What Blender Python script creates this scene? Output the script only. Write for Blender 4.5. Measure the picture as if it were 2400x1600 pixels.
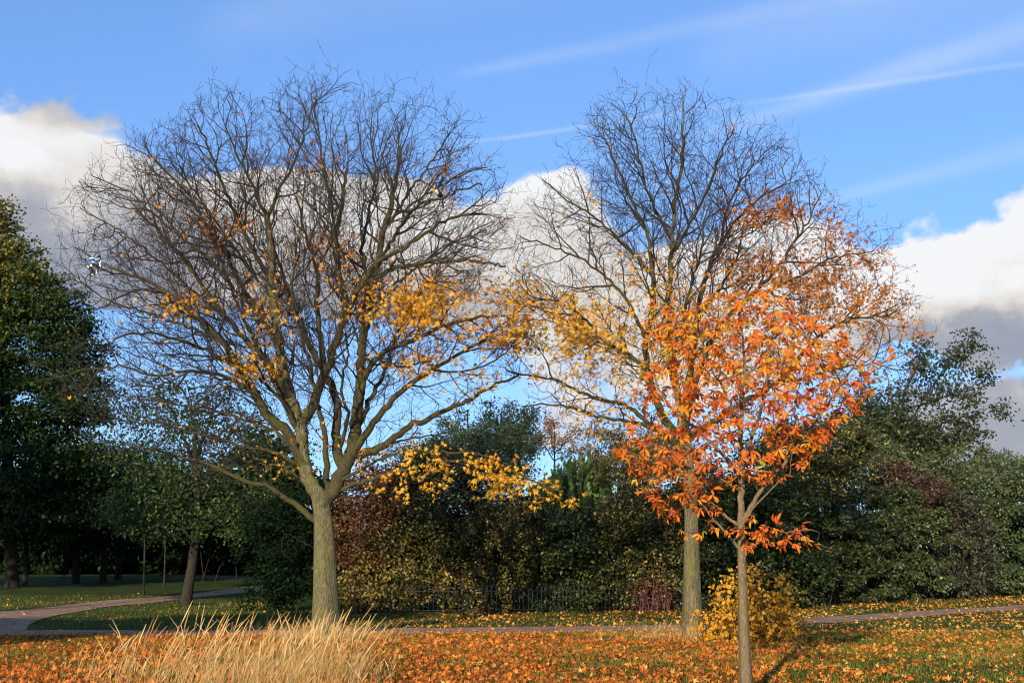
import bpy, math, random
import numpy as np
from mathutils import Vector, Matrix

# ------------------------------------------------------------------ scene, camera, sky, sun
for o in list(bpy.data.objects):
    bpy.data.objects.remove(o)
SC = bpy.context.scene
COL = SC.collection
R = math.radians
PW, PH, F, HZ, CAMZ = 2400.0, 1600.0, 2600.0, 1325.0, 1.67
PITCH = math.atan((HZ - PH / 2) / F)
cam_d = bpy.data.cameras.new('camera')
cam = bpy.data.objects.new('camera', cam_d)
COL.objects.link(cam)
cam.location = (0, 0, CAMZ)
cam.rotation_euler = (math.pi / 2 + PITCH, 0, 0)
cam_d.sensor_width = 36
cam_d.lens = 36 * F / PW
cam_d.clip_start = 0.1
cam_d.clip_end = 2000
SC.camera = cam
SUN_AZ, SUN_EL = 198.0, 14.5          # clockwise from +Y, degrees
sun_d = bpy.data.lights.new('sun', 'SUN')
sun_d.energy = 5.0
sun_d.angle = R(0.5)
sun_d.color = (1.0, 0.87, 0.69)
sun = bpy.data.objects.new('sun', sun_d)
COL.objects.link(sun)
TO_SUN = Vector((math.sin(R(SUN_AZ)) * math.cos(R(SUN_EL)), math.cos(R(SUN_AZ)) * math.cos(R(SUN_EL)), math.sin(R(SUN_EL))))
sun.rotation_euler = TO_SUN.to_track_quat('Z', 'Y').to_euler()
sun.location = TO_SUN * 60
SC.view_settings.view_transform = 'Standard'
SC.view_settings.look = 'None'
SC.view_settings.gamma = 1
SC.view_settings.exposure = 0.55
SC.view_settings.use_curve_mapping = False
SC.cycles.max_bounces = 5
SC.cycles.diffuse_bounces = 2
SC.cycles.transmission_bounces = 3
SC.cycles.use_denoising = True
SC.cycles.adaptive_threshold = .02
SC.cycles.filter_width = 1.05

# pixel <-> world helpers (pixels of the 2400x1600 photograph)
CP, SP = math.cos(PITCH), math.sin(PITCH)
def ray(px, py):
    a, b = (px - PW / 2) / F, (PH / 2 - py) / F
    return np.array([a, CP - b * SP, SP + b * CP])
def P(px, py, Y):
    r = ray(px, py)
    return np.array([0, 0, CAMZ]) + r * (Y / r[1])
def proj(p):
    p = np.asarray(p, float)
    x, y, z = p[..., 0], p[..., 1], p[..., 2] - CAMZ
    f = y * CP + z * SP
    u = -y * SP + z * CP
    return np.stack([PW / 2 + x / f * F, PH / 2 - u / f * F], -1)
def sstep(a, b, x):
    t = np.clip((np.asarray(x, float) - a) / (b - a), 0, 1)
    return t * t * (3 - 2 * t)
def gz(x, y):
    x, y = np.asarray(x, float), np.asarray(y, float)
    h = 0.95 * sstep(40, 88, y) * sstep(3, -9, x)
    h = h + 0.35 * sstep(36, 62, y) * sstep(5, 17, x)
    h = h + 0.02 * np.sin(x * 0.7 + 1) * np.cos(y * 0.5)
    return h
def ground_at(px, py):
    r = ray(px, py)
    t = 5.0
    while t < 400:
        p = np.array([0, 0, CAMZ]) + r * t
        if p[2] <= gz(p[0], p[1]):
            break
        t += 0.05
    return np.array([p[0], p[1], float(gz(p[0], p[1]))])

# ------------------------------------------------------------------ world: Nishita sky, cumulus clouds and contrails
world = bpy.data.worlds.new('World')
SC.world = world
world.use_nodes = True
world.cycles.sampling_method = 'MANUAL'; world.cycles.sample_map_resolution = 256
WT = world.node_tree
for n in list(WT.nodes):
    WT.nodes.remove(n)
class S:
    """socket wrapper so that sky maths reads as plain arithmetic"""
    def __init__(self, s): self.s = s
    @staticmethod
    def op(kind, *a):
        n = WT.nodes.new('ShaderNodeMath'); n.operation = kind
        for i, v in enumerate(a):
            if isinstance(v, S): WT.links.new(v.s, n.inputs[i])
            else: n.inputs[i].default_value = v
        return S(n.outputs[0])
    def __add__(self, o): return S.op('ADD', self, o)
    def __radd__(self, o): return S.op('ADD', self, o)
    def __sub__(self, o): return S.op('SUBTRACT', self, o)
    def __rsub__(self, o): return S.op('SUBTRACT', o, self)
    def __mul__(self, o): return S.op('MULTIPLY', self, o)
    def __rmul__(self, o): return S.op('MULTIPLY', self, o)
    def __truediv__(self, o): return S.op('DIVIDE', self, o)
    def exp(self): return S.op('EXPONENT', self)
    def smooth(self, a, b):
        n = WT.nodes.new('ShaderNodeMapRange'); n.interpolation_type = 'SMOOTHSTEP'
        WT.links.new(self.s, n.inputs[0]); n.inputs[1].default_value = a; n.inputs[2].default_value = b
        n.inputs[3].default_value = 0; n.inputs[4].default_value = 1
        return S(n.outputs[0])
tc = WT.nodes.new('ShaderNodeTexCoord')
sep = WT.nodes.new('ShaderNodeSeparateXYZ')
WT.links.new(tc.outputs['Generated'], sep.inputs[0])
dx, dy_, dz = S(sep.outputs[0]), S(sep.outputs[1]), S(sep.outputs[2])
az = S.op('ARCTAN2', dx, dy_)
el = S.op('ARCSINE', dz)
def sky_noise(scale, detail, rough, stretch=1.6, off=0.0):
    mp = WT.nodes.new('ShaderNodeMapping')
    WT.links.new(tc.outputs['Generated'], mp.inputs[0])
    mp.inputs['Scale'].default_value = (1, 1, stretch)
    mp.inputs['Location'].default_value = (off, off * 0.7, off * 1.3)
    n = WT.nodes.new('ShaderNodeTexNoise')
    n.inputs['Scale'].default_value = scale; n.inputs['Detail'].default_value = detail; n.inputs['Roughness'].default_value = rough
    WT.links.new(mp.outputs[0], n.inputs[0])
    return S(n.outputs[0])
n_a, n_b, n_c = sky_noise(9, 4, 0.5), sky_noise(9, 4, 0.5, 1.6, 5.1), sky_noise(17, 7, 0.58, 1.5, 2.7)
n_d = sky_noise(7, 5, 0.55, 2.2, 9.3)
n_e = sky_noise(26, 5, 0.55, 1.2, 4.4)
azw = az + (n_a - 0.5) * 0.10 + (n_c - 0.5) * 0.05
elw = el + (n_b - 0.5) * 0.07 + (n_e - 0.5) * 0.045
# lobes of cloud: photo position and half size, amount, brightness
CLOUDS = [(40,315,125,62,1.1,1.08),(175,365,85,45,.9,1.0),(130,235,110,32,.5,.50),(290,265,60,30,.24,.5),(40,450,220,85,1.2,.55),
 (220,450,100,70,1,.66),(90,590,260,90,1.3,.33),(330,600,160,70,1.1,.42),(260,680,200,36,.9,.2),(430,500,150,65,1,.74),(600,500,180,62,1.1,.82),
 (790,505,180,60,1.1,.86),(980,515,160,58,1.1,.86),(560,590,220,80,1.1,.62),(780,600,220,80,1.2,.75),(1010,590,200,80,1.2,.8),
 (640,690,190,45,.9,.35),(860,705,220,48,1,.38),(1080,690,170,50,1,.55),(1265,440,75,48,1,1.05),(1190,560,120,80,1,.9),(1330,540,120,90,1,.95),
 (1290,650,170,60,1,.6),(1480,700,170,70,.9,.85),(1620,640,120,60,.7,.95),(1760,580,130,75,1,1.0),(1700,690,190,80,1.1,.9),(1880,650,140,80,1,.95),
 (1500,800,250,60,.9,.75),(1850,770,230,60,1,.7),(1600,900,300,60,.7,.8),(2420,560,75,85,1.2,1.1),(2190,600,90,55,1.1,1.1),(2300,620,130,65,1.2,1.08),
 (2130,670,110,60,1.1,1.02),(2260,700,190,50,1.2,.75),(2300,760,190,45,1.2,.22),(2130,770,110,40,1,.35),(2350,835,70,20,.6,.35),
 (2350,985,230,80,1.0,.42),(2200,1060,200,60,.8,.5),(1330,1010,140,50,.6,.75)]
cmb = WT.nodes.new('ShaderNodeCombineXYZ')
WT.links.new(azw.s, cmb.inputs[0]); WT.links.new(elw.s, cmb.inputs[1])
dens = bri = 0.0
def lobe(A, E, ra, re, amt, b):
    global dens, bri
    m = WT.nodes.new('ShaderNodeVectorMath'); m.operation = 'MULTIPLY_ADD'
    WT.links.new(cmb.outputs[0], m.inputs[0]); m.inputs[1].default_value = (1 / ra, 1 / re, 0); m.inputs[2].default_value = (-A / ra, -E / re, 0)
    q = WT.nodes.new('ShaderNodeVectorMath'); q.operation = 'DOT_PRODUCT'
    WT.links.new(m.outputs[0], q.inputs[0]); WT.links.new(m.outputs[0], q.inputs[1])
    w = S.op('POWER', math.exp(-1), S(q.outputs['Value']))
    dens = S.op('MULTIPLY_ADD', w, amt, dens); bri = S.op('MULTIPLY_ADD', w, amt * b, bri)
for (cx, cy, rx, ry, amt, b) in CLOUDS:
    d = ray(cx, cy); d = d / np.linalg.norm(d)
    lobe(math.atan2(d[0], d[1]), math.asin(d[2]), rx / F * 1.08, ry / F * 1.08, amt, b)
rs = random.Random(4)
for k in range(7):                                    # the same cumulus goes on all round the horizon
    A = 0.75 + k * 0.70 + rs.uniform(-.1, .1)
    A = A - 2 * math.pi if A > math.pi else A
    E = rs.uniform(.15, .26)
    lobe(A, E, .16, .05, 1.1, .9); lobe(A + .05, E - .06, .2, .04, 1.1, .4)
cover = (dens + (n_c - 0.5) * 0.7 + (n_e - 0.5) * 0.5).smooth(0.26, 0.60)
tone = (bri / (dens + 0.02) + (n_c - 0.5) * 0.45 + (n_d - 0.5) * 0.35 + (n_e - 0.5) * 0.25)
ramp = WT.nodes.new('ShaderNodeValToRGB')
cr = ramp.color_ramp
cr.elements[0].position = 0.1; cr.elements[0].color = (.215, .27, .38, 1)
cr.elements[1].position = 1.0; cr.elements[1].color = (.80, .81, .83, 1)
e = cr.elements.new(.45); e.color = (.36, .375, .43, 1)
e = cr.elements.new(.72); e.color = (.66, .63, .60, 1)
WT.links.new(tone.s, ramp.inputs[0])
# contrails: straight soft streaks (great circles)
def streak(p0, p1, w0, w1, amt):
    a, b = ray(*p0), ray(*p1)
    a, b = a / np.linalg.norm(a), b / np.linalg.norm(b)
    n = np.cross(a, b); n /= np.linalg.norm(n)
    dist = dx * float(n[0]) + dy_ * float(n[1]) + dz * float(n[2])
    aza, azb = math.atan2(a[0], a[1]), math.atan2(b[0], b[1])
    t = (az - aza) * (1 / (azb - aza))
    wid = (t * (w1 - w0) + w0)
    q = (dist + (n_c - 0.5) * 0.006) / wid
    g = ((q * q) * -1.0).exp()
    ends = t.smooth(-.12, .1) * (1.0 - t.smooth(1.6, 2.4))
    return g * ends * amt * (n_d * 1.2)
veil = streak((1060,340),(2400,150),.0018,.0024,.22) + streak((1680,305),(2400,75),.006,.013,.30) + streak((1100,170),(1900,10),.005,.010,.15) \
     + streak((1900,480),(2400,350),.005,.010,.18) + streak((1650,130),(2400,-60),.02,.05,.14) + streak((500,60),(1200,-90),.02,.03,.14)
veil = S.op('MINIMUM', veil, 0.6)
sky = WT.nodes.new('ShaderNodeTexSky')
sky.sky_type = 'NISHITA'
sky.sun_disc = False
sky.sun_elevation = R(SUN_EL)
sky.sun_rotation = R(SUN_AZ)
sky.air_density = 1.0; sky.dust_density = 0.3; sky.ozone_density = 2.0
SKY_STR = 0.15
SKY_TINT = (.80, 1.20, 1.90)
def wmix(fac, a, b):
    n = WT.nodes.new('ShaderNodeMixRGB')
    for i, v in ((0, fac), (1, a), (2, b)):
        if isinstance(v, S): WT.links.new(v.s, n.inputs[i])
        elif hasattr(v, 'links'): WT.links.new(v, n.inputs[i])
        else: n.inputs[i].default_value = v
    return n.outputs[0]
def wscale(sock, k):
    n = WT.nodes.new('ShaderNodeMixRGB'); n.blend_type = 'MULTIPLY'; n.inputs[0].default_value = 1
    WT.links.new(sock, n.inputs[1]); n.inputs[2].default_value = (k[0], k[1], k[2], 1)
    return n.outputs[0]
CK = 0.78 / SKY_STR
gm = WT.nodes.new('ShaderNodeGamma'); gm.inputs[1].default_value = .62
WT.links.new(sky.outputs[0], gm.inputs[0])
c1 = wscale(gm.outputs[0], SKY_TINT)
c2 = wmix(veil, c1, (.86 * CK, .9 * CK, .97 * CK, 1))
c3 = wmix(cover, c2, wscale(ramp.outputs[0], (CK, CK, CK)))
bg = WT.nodes.new('ShaderNodeBackground')
WT.links.new(c3, bg.inputs[0]); bg.inputs[1].default_value = SKY_STR
wo = WT.nodes.new('ShaderNodeOutputWorld')
WT.links.new(bg.outputs[0], wo.inputs[0])

# ------------------------------------------------------------------ materials
def new_mat(name):
    m = bpy.data.materials.new(name); m.use_nodes = True
    nt = m.node_tree
    for n in list(nt.nodes): nt.nodes.remove(n)
    return m, nt
def N(nt, kind, **kw):
    n = nt.nodes.new(kind)
    for k, v in kw.items():
        if k in n.inputs: n.inputs[k].default_value = v
        else: setattr(n, k, v)
    return n
def set_ramp(n, stops):
    cr = n.color_ramp
    while len(cr.elements) > 1: cr.elements.remove(cr.elements[-1])
    cr.elements[0].position = stops[0][0]; cr.elements[0].color = (*stops[0][1], 1)
    for p, c in stops[1:]:
        e = cr.elements.new(p); e.color = (*c, 1)
def leaf_mat(name, stops, rough=.5, trans=.3, spec=.4):
    m, nt = new_mat(name)
    at = N(nt, 'ShaderNodeAttribute', attribute_name='v')
    geo = N(nt, 'ShaderNodeNewGeometry')
    no = N(nt, 'ShaderNodeTexNoise', Scale=14.0, Detail=2.0)
    tco = N(nt, 'ShaderNodeTexCoord'); nt.links.new(tco.outputs['Object'], no.inputs[0])
    ad = N(nt, 'ShaderNodeMath', operation='MULTIPLY_ADD'); ad.inputs[1].default_value = .24
    su = N(nt, 'ShaderNodeMath', operation='SUBTRACT'); su.inputs[1].default_value = .5
    nt.links.new(no.outputs[0], su.inputs[0]); nt.links.new(su.outputs[0], ad.inputs[0]); nt.links.new(at.outputs['Fac'], ad.inputs[2])
    rp = N(nt, 'ShaderNodeValToRGB'); set_ramp(rp, stops)
    nt.links.new(ad.outputs[0], rp.inputs[0])
    pb = N(nt, 'ShaderNodeBsdfPrincipled', Roughness=rough)
    pb.inputs['Specular IOR Level'].default_value = spec
    nt.links.new(rp.outputs[0], pb.inputs['Base Color'])
    tr = N(nt, 'ShaderNodeBsdfTranslucent'); nt.links.new(rp.outputs[0], tr.inputs[0])
    mx = N(nt, 'ShaderNodeMixShader'); mx.inputs[0].default_value = trans
    nt.links.new(pb.outputs[0], mx.inputs[1]); nt.links.new(tr.outputs[0], mx.inputs[2])
    out = N(nt, 'ShaderNodeOutputMaterial'); nt.links.new(mx.outputs[0], out.inputs[0])
    return m
def bark_mat(name, dark, mid, light, moss=None, scale=9.0, bump=.6, stretch=.22):
    m, nt = new_mat(name)
    tco = N(nt, 'ShaderNodeTexCoord')
    mp = N(nt, 'ShaderNodeMapping'); mp.inputs['Scale'].default_value = (1, 1, stretch)
    nt.links.new(tco.outputs['Object'], mp.inputs[0])
    n1 = N(nt, 'ShaderNodeTexNoise', Scale=scale * 3.2, Detail=8.0, Roughness=.68)
    n2 = N(nt, 'ShaderNodeTexNoise', Scale=scale * .35, Detail=4.0)
    n3 = N(nt, 'ShaderNodeTexVoronoi', Scale=scale * 4.5); n3.feature = 'DISTANCE_TO_EDGE'
    nt.links.new(mp.outputs[0], n1.inputs[0]); nt.links.new(tco.outputs['Object'], n2.inputs[0]); nt.links.new(mp.outputs[0], n3.inputs[0])
    rp = N(nt, 'ShaderNodeValToRGB'); set_ramp(rp, [(.28, dark), (.5, mid), (.72, light)])
    nt.links.new(n1.outputs[0], rp.inputs[0])
    col = rp.outputs[0]
    if moss:
        r2 = N(nt, 'ShaderNodeValToRGB'); set_ramp(r2, [(.45, (0, 0, 0)), (.68, (.75, .75, .75))])
        nt.links.new(n2.outputs[0], r2.inputs[0])
        mx = N(nt, 'ShaderNodeMixRGB'); mx.inputs[2].default_value = (*moss, 1)
        nt.links.new(r2.outputs[0], mx.inputs[0]); nt.links.new(col, mx.inputs[1]); col = mx.outputs[0]
    pb = N(nt, 'ShaderNodeBsdfPrincipled', Roughness=.9); pb.inputs['Specular IOR Level'].default_value = .15
    nt.links.new(col, pb.inputs['Base Color'])
    mm = N(nt, 'ShaderNodeMath', operation='MULTIPLY_ADD'); mm.inputs[1].default_value = .8
    nt.links.new(n3.outputs[0], mm.inputs[0]); nt.links.new(n1.outputs[0], mm.inputs[2])
    bp = N(nt, 'ShaderNodeBump', Strength=bump, Distance=.03); nt.links.new(mm.outputs[0], bp.inputs['Height'])
    nt.links.new(bp.outputs[0], pb.inputs['Normal'])
    out = N(nt, 'ShaderNodeOutputMaterial'); nt.links.new(pb.outputs[0], out.inputs[0])
    return m
def plain_mat(name, col, rough=.6, metal=0.0, var=.25, scale=20.0):
    m, nt = new_mat(name)
    tco = N(nt, 'ShaderNodeTexCoord')
    no = N(nt, 'ShaderNodeTexNoise', Scale=scale, Detail=4.0); nt.links.new(tco.outputs['Object'], no.inputs[0])
    rp = N(nt, 'ShaderNodeValToRGB')
    set_ramp(rp, [(.3, tuple(c * (1 - var) for c in col)), (.7, tuple(min(1, c * (1 + var)) for c in col))])
    nt.links.new(no.outputs[0], rp.inputs[0])
    pb = N(nt, 'ShaderNodeBsdfPrincipled', Roughness=rough, Metallic=metal)
    nt.links.new(rp.outputs[0], pb.inputs['Base Color'])
    out = N(nt, 'ShaderNodeOutputMaterial'); nt.links.new(pb.outputs[0], out.inputs[0])
    return m
M = {}
M['maple_bark'] = bark_mat('maple_bark', (.03, .024, .013), (.12, .10, .052), (.25, .215, .12), (.12, .125, .03), 9, 1.0)
M['maple_limb'] = bark_mat('maple_limb', (.02, .016, .010), (.055, .045, .022), (.105, .09, .042), (.075, .075, .016), 10, .6, .5)
M['twig'] = plain_mat('twig', (.028, .019, .014), .85, 0, .4, 5)
M['chestnut_bark'] = bark_mat('chestnut_bark', (.075, .052, .030), (.16, .11, .062), (.26, .19, .115), (.13, .11, .04), 12, .5, .4)
M['dark_bark'] = bark_mat('dark_bark', (.010, .008, .006), (.03, .025, .018), (.075, .06, .042), None, 9, .9)
M['maple_leaf'] = leaf_mat('maple_leaf', [(0, (.30, .075, .012)), (.3, (.52, .17, .012)), (.6, (.70, .30, .012)), (.85, (.72, .40, .02)), (1, (.45, .36, .04))], .5, .35)
M['rust_leaf'] = leaf_mat('rust_leaf', [(0, (.18, .045, .012)), (.4, (.42, .115, .012)), (.75, (.58, .20, .012)), (1, (.66, .29, .015))], .5, .35)
M['chestnut_leaf'] = leaf_mat('chestnut_leaf', [(0, (.20, .05, .018)), (.2, (.48, .075, .012)), (.5, (.62, .15, .012)), (.75, (.64, .24, .014)), (.92, (.60, .33, .02)), (1, (.28, .28, .03))], .5, .3, .25)
M['litter'] = leaf_mat('litter', [(0, (.09, .035, .014)), (.22, (.34, .075, .014)), (.5, (.64, .15, .014)), (.75, (.74, .26, .02)), (1, (.72, .45, .12))], .55, .2, .3)
M['grass_blade'] = leaf_mat('grass_blade', [(0, (.020, .038, .005)), (.5, (.085, .105, .012)), (.8, (.23, .20, .03)), (1, (.42, .30, .09))], .6, .3, .1)
M['straw'] = leaf_mat('straw', [(0, (.22, .10, .025)), (.45, (.44, .25, .07)), (.8, (.62, .42, .17)), (.93, (.70, .54, .28)), (1, (.13, .13, .03))], .65, .3, .2)
M['hornbeam'] = leaf_mat('hornbeam', [(0, (.006, .016, .004)), (.5, (.018, .042, .009)), (.82, (.10, .11, .018)), (1, (.26, .17, .03))], .45, .2, .12)
M['oak_green'] = leaf_mat('oak_green', [(0, (.008, .018, .004)), (.5, (.028, .052, .011)), (1, (.13, .15, .035))], .42, .25, .2)
M['dark_green'] = leaf_mat('dark_green', [(0, (.006, .011, .004)), (.6, (.030, .045, .012)), (1, (.12, .13, .035))], .42, .2, .2)
M['shade_tinted_green'] = leaf_mat('shade_tinted_green', [(0, (.004, .010, .003)), (.6, (.010, .022, .006)), (1, (.035, .06, .014))], .5, .15, .06)  # green darkened so that shade is put into the leaf colour
M['hedge_olive'] = leaf_mat('hedge_olive', [(0, (.012, .017, .005)), (.5, (.085, .088, .022)), (.85, (.26, .22, .06)), (1, (.45, .30, .09))], .38, .25, .3)
M['hedge_yellow'] = leaf_mat('hedge_yellow', [(0, (.022, .022, .006)), (.4, (.12, .10, .02)), (.75, (.34, .25, .045)), (1, (.52, .30, .08))], .38, .25, .4)
M['hedge_russet'] = leaf_mat('hedge_russet', [(0, (.03, .018, .010)), (.5, (.14, .06, .024)), (.85, (.29, .14, .045)), (1, (.18, .17, .04))], .5, .25, .25)
M['ivy'] = leaf_mat('ivy', [(0, (.010, .015, .005)), (.5, (.055, .072, .022)), (.85, (.13, .145, .045)), (1, (.26, .24, .09))], .36, .2, .3)
M['purple'] = leaf_mat('purple', [(0, (.010, .011, .007)), (.4, (.045, .036, .026)), (.65, (.075, .072, .036)), (1, (.12, .13, .05))], .45, .2, .25)
M['sage'] = leaf_mat('sage', [(0, (.03, .05, .014)), (.5, (.08, .105, .035)), (1, (.18, .19, .075))], .42, .25)
M['burgundy'] = leaf_mat('burgundy', [(0, (.02, .012, .008)), (.5, (.085, .042, .026)), (1, (.14, .14, .05))], .45, .25, .25)
M['poplar'] = leaf_mat('poplar', [(0, (.010, .016, .006)), (.5, (.034, .046, .017)), (1, (.13, .135, .05))], .4, .2, .25)
M['willow'] = leaf_mat('willow', [(0, (.06, .12, .02)), (.5, (.14, .22, .045)), (1, (.27, .33, .09))], .45, .35)
M['yellow_bush'] = leaf_mat('yellow_bush', [(0, (.07, .06, .012)), (.3, (.30, .16, .014)), (.6, (.58, .29, .012)), (.9, (.62, .20, .012)), (1, (.20, .20, .03))], .5, .3, .25)
M['dogwood_stem'] = plain_mat('dogwood_stem', (.10, .018, .02), .5, 0, .3, 8)
M['railing'] = plain_mat('railing', (.04, .042, .036), .4, .3, .3, 30)
M['foil'] = plain_mat('foil', (.52, .50, .49), .22, 1.0, .35, 14)
M['ribbon'] = plain_mat('ribbon', (.50, .42, .36), .35, .5, .2, 12)
M['black_feather'] = plain_mat('black_feather', (.016, .016, .022), .45)
M['white_feather'] = plain_mat('white_feather', (.72, .68, .60), .7)
M['grey_feather'] = plain_mat('grey_feather', (.19, .17, .165), .7)
M['pink_feather'] = plain_mat('pink_feather', (.46, .35, .28), .7)
M['dark_feather'] = plain_mat('dark_feather', (.055, .048, .05), .6)
M['beak'] = plain_mat('beak', (.10, .075, .04), .4)

# ------------------------------------------------------------------ mesh builders
def mesh_np(name, V, Fc, mat, v=None, smooth=False):
    """mesh from numpy; Fc (m,k) with constant k; v = per-face value for the colour ramp"""
    me = bpy.data.meshes.new(name)
    V = np.ascontiguousarray(V, np.float32); Fc = np.ascontiguousarray(Fc, np.int32)
    m, k = Fc.shape
    me.vertices.add(len(V)); me.vertices.foreach_set('co', V.ravel())
    me.loops.add(m * k); me.loops.foreach_set('vertex_index', Fc.ravel())
    me.polygons.add(m)
    me.polygons.foreach_set('loop_start', np.arange(0, m * k, k, dtype=np.int32))
    if smooth: me.polygons.foreach_set('use_smooth', np.ones(m, bool))
    if v is not None:
        a = me.attributes.new('v', 'FLOAT', 'FACE'); a.data.foreach_set('value', np.ascontiguousarray(v, np.float32))
    me.update(calc_edges=True)
    me.materials.append(M[mat])
    return me
def link(name, me, parent=None, loc=(0, 0, 0), kind=None):
    o = bpy.data.objects.new(name, me); COL.objects.link(o)
    o.location = loc
    if parent is not None: o.parent = parent
    if kind: o['kind'] = kind
    return o
def thing(name, loc, label, cat, group=None):
    o = bpy.data.objects.new(name, None); COL.objects.link(o)
    o.location = loc; o.empty_display_size = .3
    o['label'] = label; o['category'] = cat
    if group: o['group'] = group
    return o
def frames(Y, Nn):
    """orthonormal frames: leaf axis Y, face normal Nn -> (n,3,3) columns x,y,z"""
    Y = Y / (np.linalg.norm(Y, axis=1, keepdims=True) + 1e-9)
    X = np.cross(Y, Nn); X /= (np.linalg.norm(X, axis=1, keepdims=True) + 1e-9)
    Z = np.cross(X, Y)
    return np.stack([X, Y, Z], 2)
def scatter(shape, pos, fr, size, v):
    SV, SF = shape
    n, a = len(pos), len(SV)
    V = np.einsum('nij,aj->nai', fr, SV) * size[:, None, None] + pos[:, None, :]
    Fc = (SF[None] + (np.arange(n) * a)[:, None, None]).reshape(-1, SF.shape[1])
    return V.reshape(-1, 3), Fc, np.repeat(v, len(SF))
def rand_unit(rg, n):
    d = rg.normal(size=(n, 3)); return d / np.linalg.norm(d, axis=1, keepdims=True)
# simple pointed leaf, folded along the midrib
LEAF = (np.array([[0, 0, 0], [-.32, .45, .10], [0, 1, -.05], [.32, .45, .10]]), np.array([[0, 2, 1], [0, 3, 2]]))
OVAL = (np.array([[0, 0, 0], [-.34, .30, .08], [-.28, .72, .06], [0, 1, -.06], [.28, .72, .06], [.34, .30, .08]]), np.array([[0, 3, 2], [0, 2, 1], [0, 4, 3], [0, 5, 4]]))
BLADE = (np.array([[-.09, 0, 0], [.09, 0, 0], [0, 1, .22]]), np.array([[0, 1, 2]]))
def maple_shape(curl, seed):
    rg = random.Random(seed)
    pts = [(-90, .10), (-62, .36), (-38, .30), (-18, .86 if False else .78), (8, .42), (38, .98), (62, .46), (90, 1.08), (118, .46), (142, .98), (172, .42), (198, .78), (218, .30), (242, .36)]
    V = [(0, 0, 0)]
    for a, r in pts:
        a = math.radians(a + rg.uniform(-4, 4)); r *= rg.uniform(.92, 1.06) * .52
        x, y = r * math.cos(a), r * math.sin(a)
        V.append((x, y + .0, -curl * (x * x + y * y) * rg.uniform(.5, 1.5) + .10 * abs(x) * rg.uniform(-1, 1)))
    n = len(pts)
    Fc = [(0, 1 + i, 1 + (i + 1) % n) for i in range(n)]
    return np.array(V) + np.array([0, .1, 0]), np.array(Fc)
def maple_simple(curl, seed):
    rg = random.Random(seed)
    V = [(0, .1, 0)]
    for a, r in ((-90, .1), (-20, .8), (10, .4), (38, 1.0), (64, .46), (90, 1.08), (116, .46), (142, 1.0), (170, .4), (200, .8)):
        a = math.radians(a + rg.uniform(-7, 7)); r *= rg.uniform(.85, 1.1) * .52
        x, y = r * math.cos(a), r * math.sin(a)
        V.append((x, y + .1, -curl * (x * x + y * y) * rg.uniform(.3, 1.7) + .14 * abs(x) * rg.uniform(-1, 1)))
    return np.array(V), np.array([(0, 1 + i, 1 + (i + 1) % 10) for i in range(10)])
FARLEAF = (np.array([[0, 0, 0], [-.5, .42, .08], [-.16, .46, 0], [0, 1.05, -.1], [.16, .46, 0], [.5, .42, .08]]), np.array([[0, 2, 1], [0, 3, 2], [0, 4, 3], [0, 5, 4]]))
LITTER = [maple_simple(c, i + 50) for i, c in enumerate((.6, 1.6, -.8, 2.6, .2, -1.8, 3.2, 1.0))]
MAPLES = [maple_shape(c, i) for i, c in enumerate((.6, 1.5, -.8, 2.4, .2, -1.5, 3.0))]
def chestnut_shape(seed):
    """palmate leaf: five to seven drooping obovate leaflets on one stalk"""
    rg = random.Random(seed)
    V, Fc = [], []
    k = rg.choice((3, 4, 5, 5, 6))
    for i in range(k):
        a = R((i - (k - 1) / 2) * (250 / k) + rg.uniform(-8, 8))
        L = (1.0 - .38 * abs(i - (k - 1) / 2) / ((k - 1) / 2)) * rg.uniform(.85, 1.1)
        droop = rg.uniform(.1, 1.1); tw = rg.uniform(-1.1, 1.1)
        base = len(V)
        prof = [(0, .02), (.30, .09), (.62, .17), (.82, .145), (1.0, .01)]
        for s, w in prof:
            y, z = s * L, -droop * L * s * s
            for sg in (-1, 0, 1):
                xx = sg * w * L; zz = z + (.55 * w if sg else 0) + tw * xx
                V.append((xx * math.cos(a) + y * math.sin(a), -xx * math.sin(a) + y * math.cos(a), zz))
        for j in range(len(prof) - 1):
            p = base + 3 * j
            for c in (0, 1):
                Fc += [(p + c, p + c + 1, p + c + 4), (p + c, p + c + 4, p + c + 3)]
    return np.array(V), np.array(Fc)
CHESTS = [chestnut_shape(i + 20) for i in range(9)]

def loft(pts, rad, k, rg=None, trunk=False):
    """tube through pts; returns V, F(quads as tri pairs)"""
    pts = np.asarray(pts, float); n = len(pts)
    T = np.gradient(pts, axis=0); T /= (np.linalg.norm(T, axis=1, keepdims=True) + 1e-9)
    ref = np.array([1.0, 0, 0]) if abs(T[0][0]) < .8 else np.array([0, 0, 1.0])
    V = np.empty((n, k, 3)); ang = np.arange(k) * 2 * math.pi / k
    ca, sa = np.cos(ang), np.sin(ang)
    u = ref
    for i in range(n):
        u = u - T[i] * np.dot(u, T[i]); u = u / (np.linalg.norm(u) + 1e-9)
        w = np.cross(T[i], u)
        r = rad[i] * np.ones(k)
        if trunk:
            h = pts[i][2] - pts[0][2]
            r = r * (1 + .05 * np.sin(3 * ang + .7 + h * .5) + .035 * np.sin(5 * ang + h * 1.3) + .02 * np.sin(9 * ang - h * 2))
            r = r * (1 + math.exp(-h / .22) * (.22 + .16 * np.sin(5 * ang + 1.0)))
        V[i] = pts[i] + r[:, None] * (ca[:, None] * u + sa[:, None] * w)
    idx = np.arange(n * k).reshape(n, k)
    a, b = idx[:-1], idx[1:]
    a2, b2 = np.roll(a, -1, 1), np.roll(b, -1, 1)
    Fc = np.concatenate([np.stack([a, a2, b2], -1).reshape(-1, 3), np.stack([a, b2, b], -1).reshape(-1, 3)])
    return V.reshape(-1, 3), Fc
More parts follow.
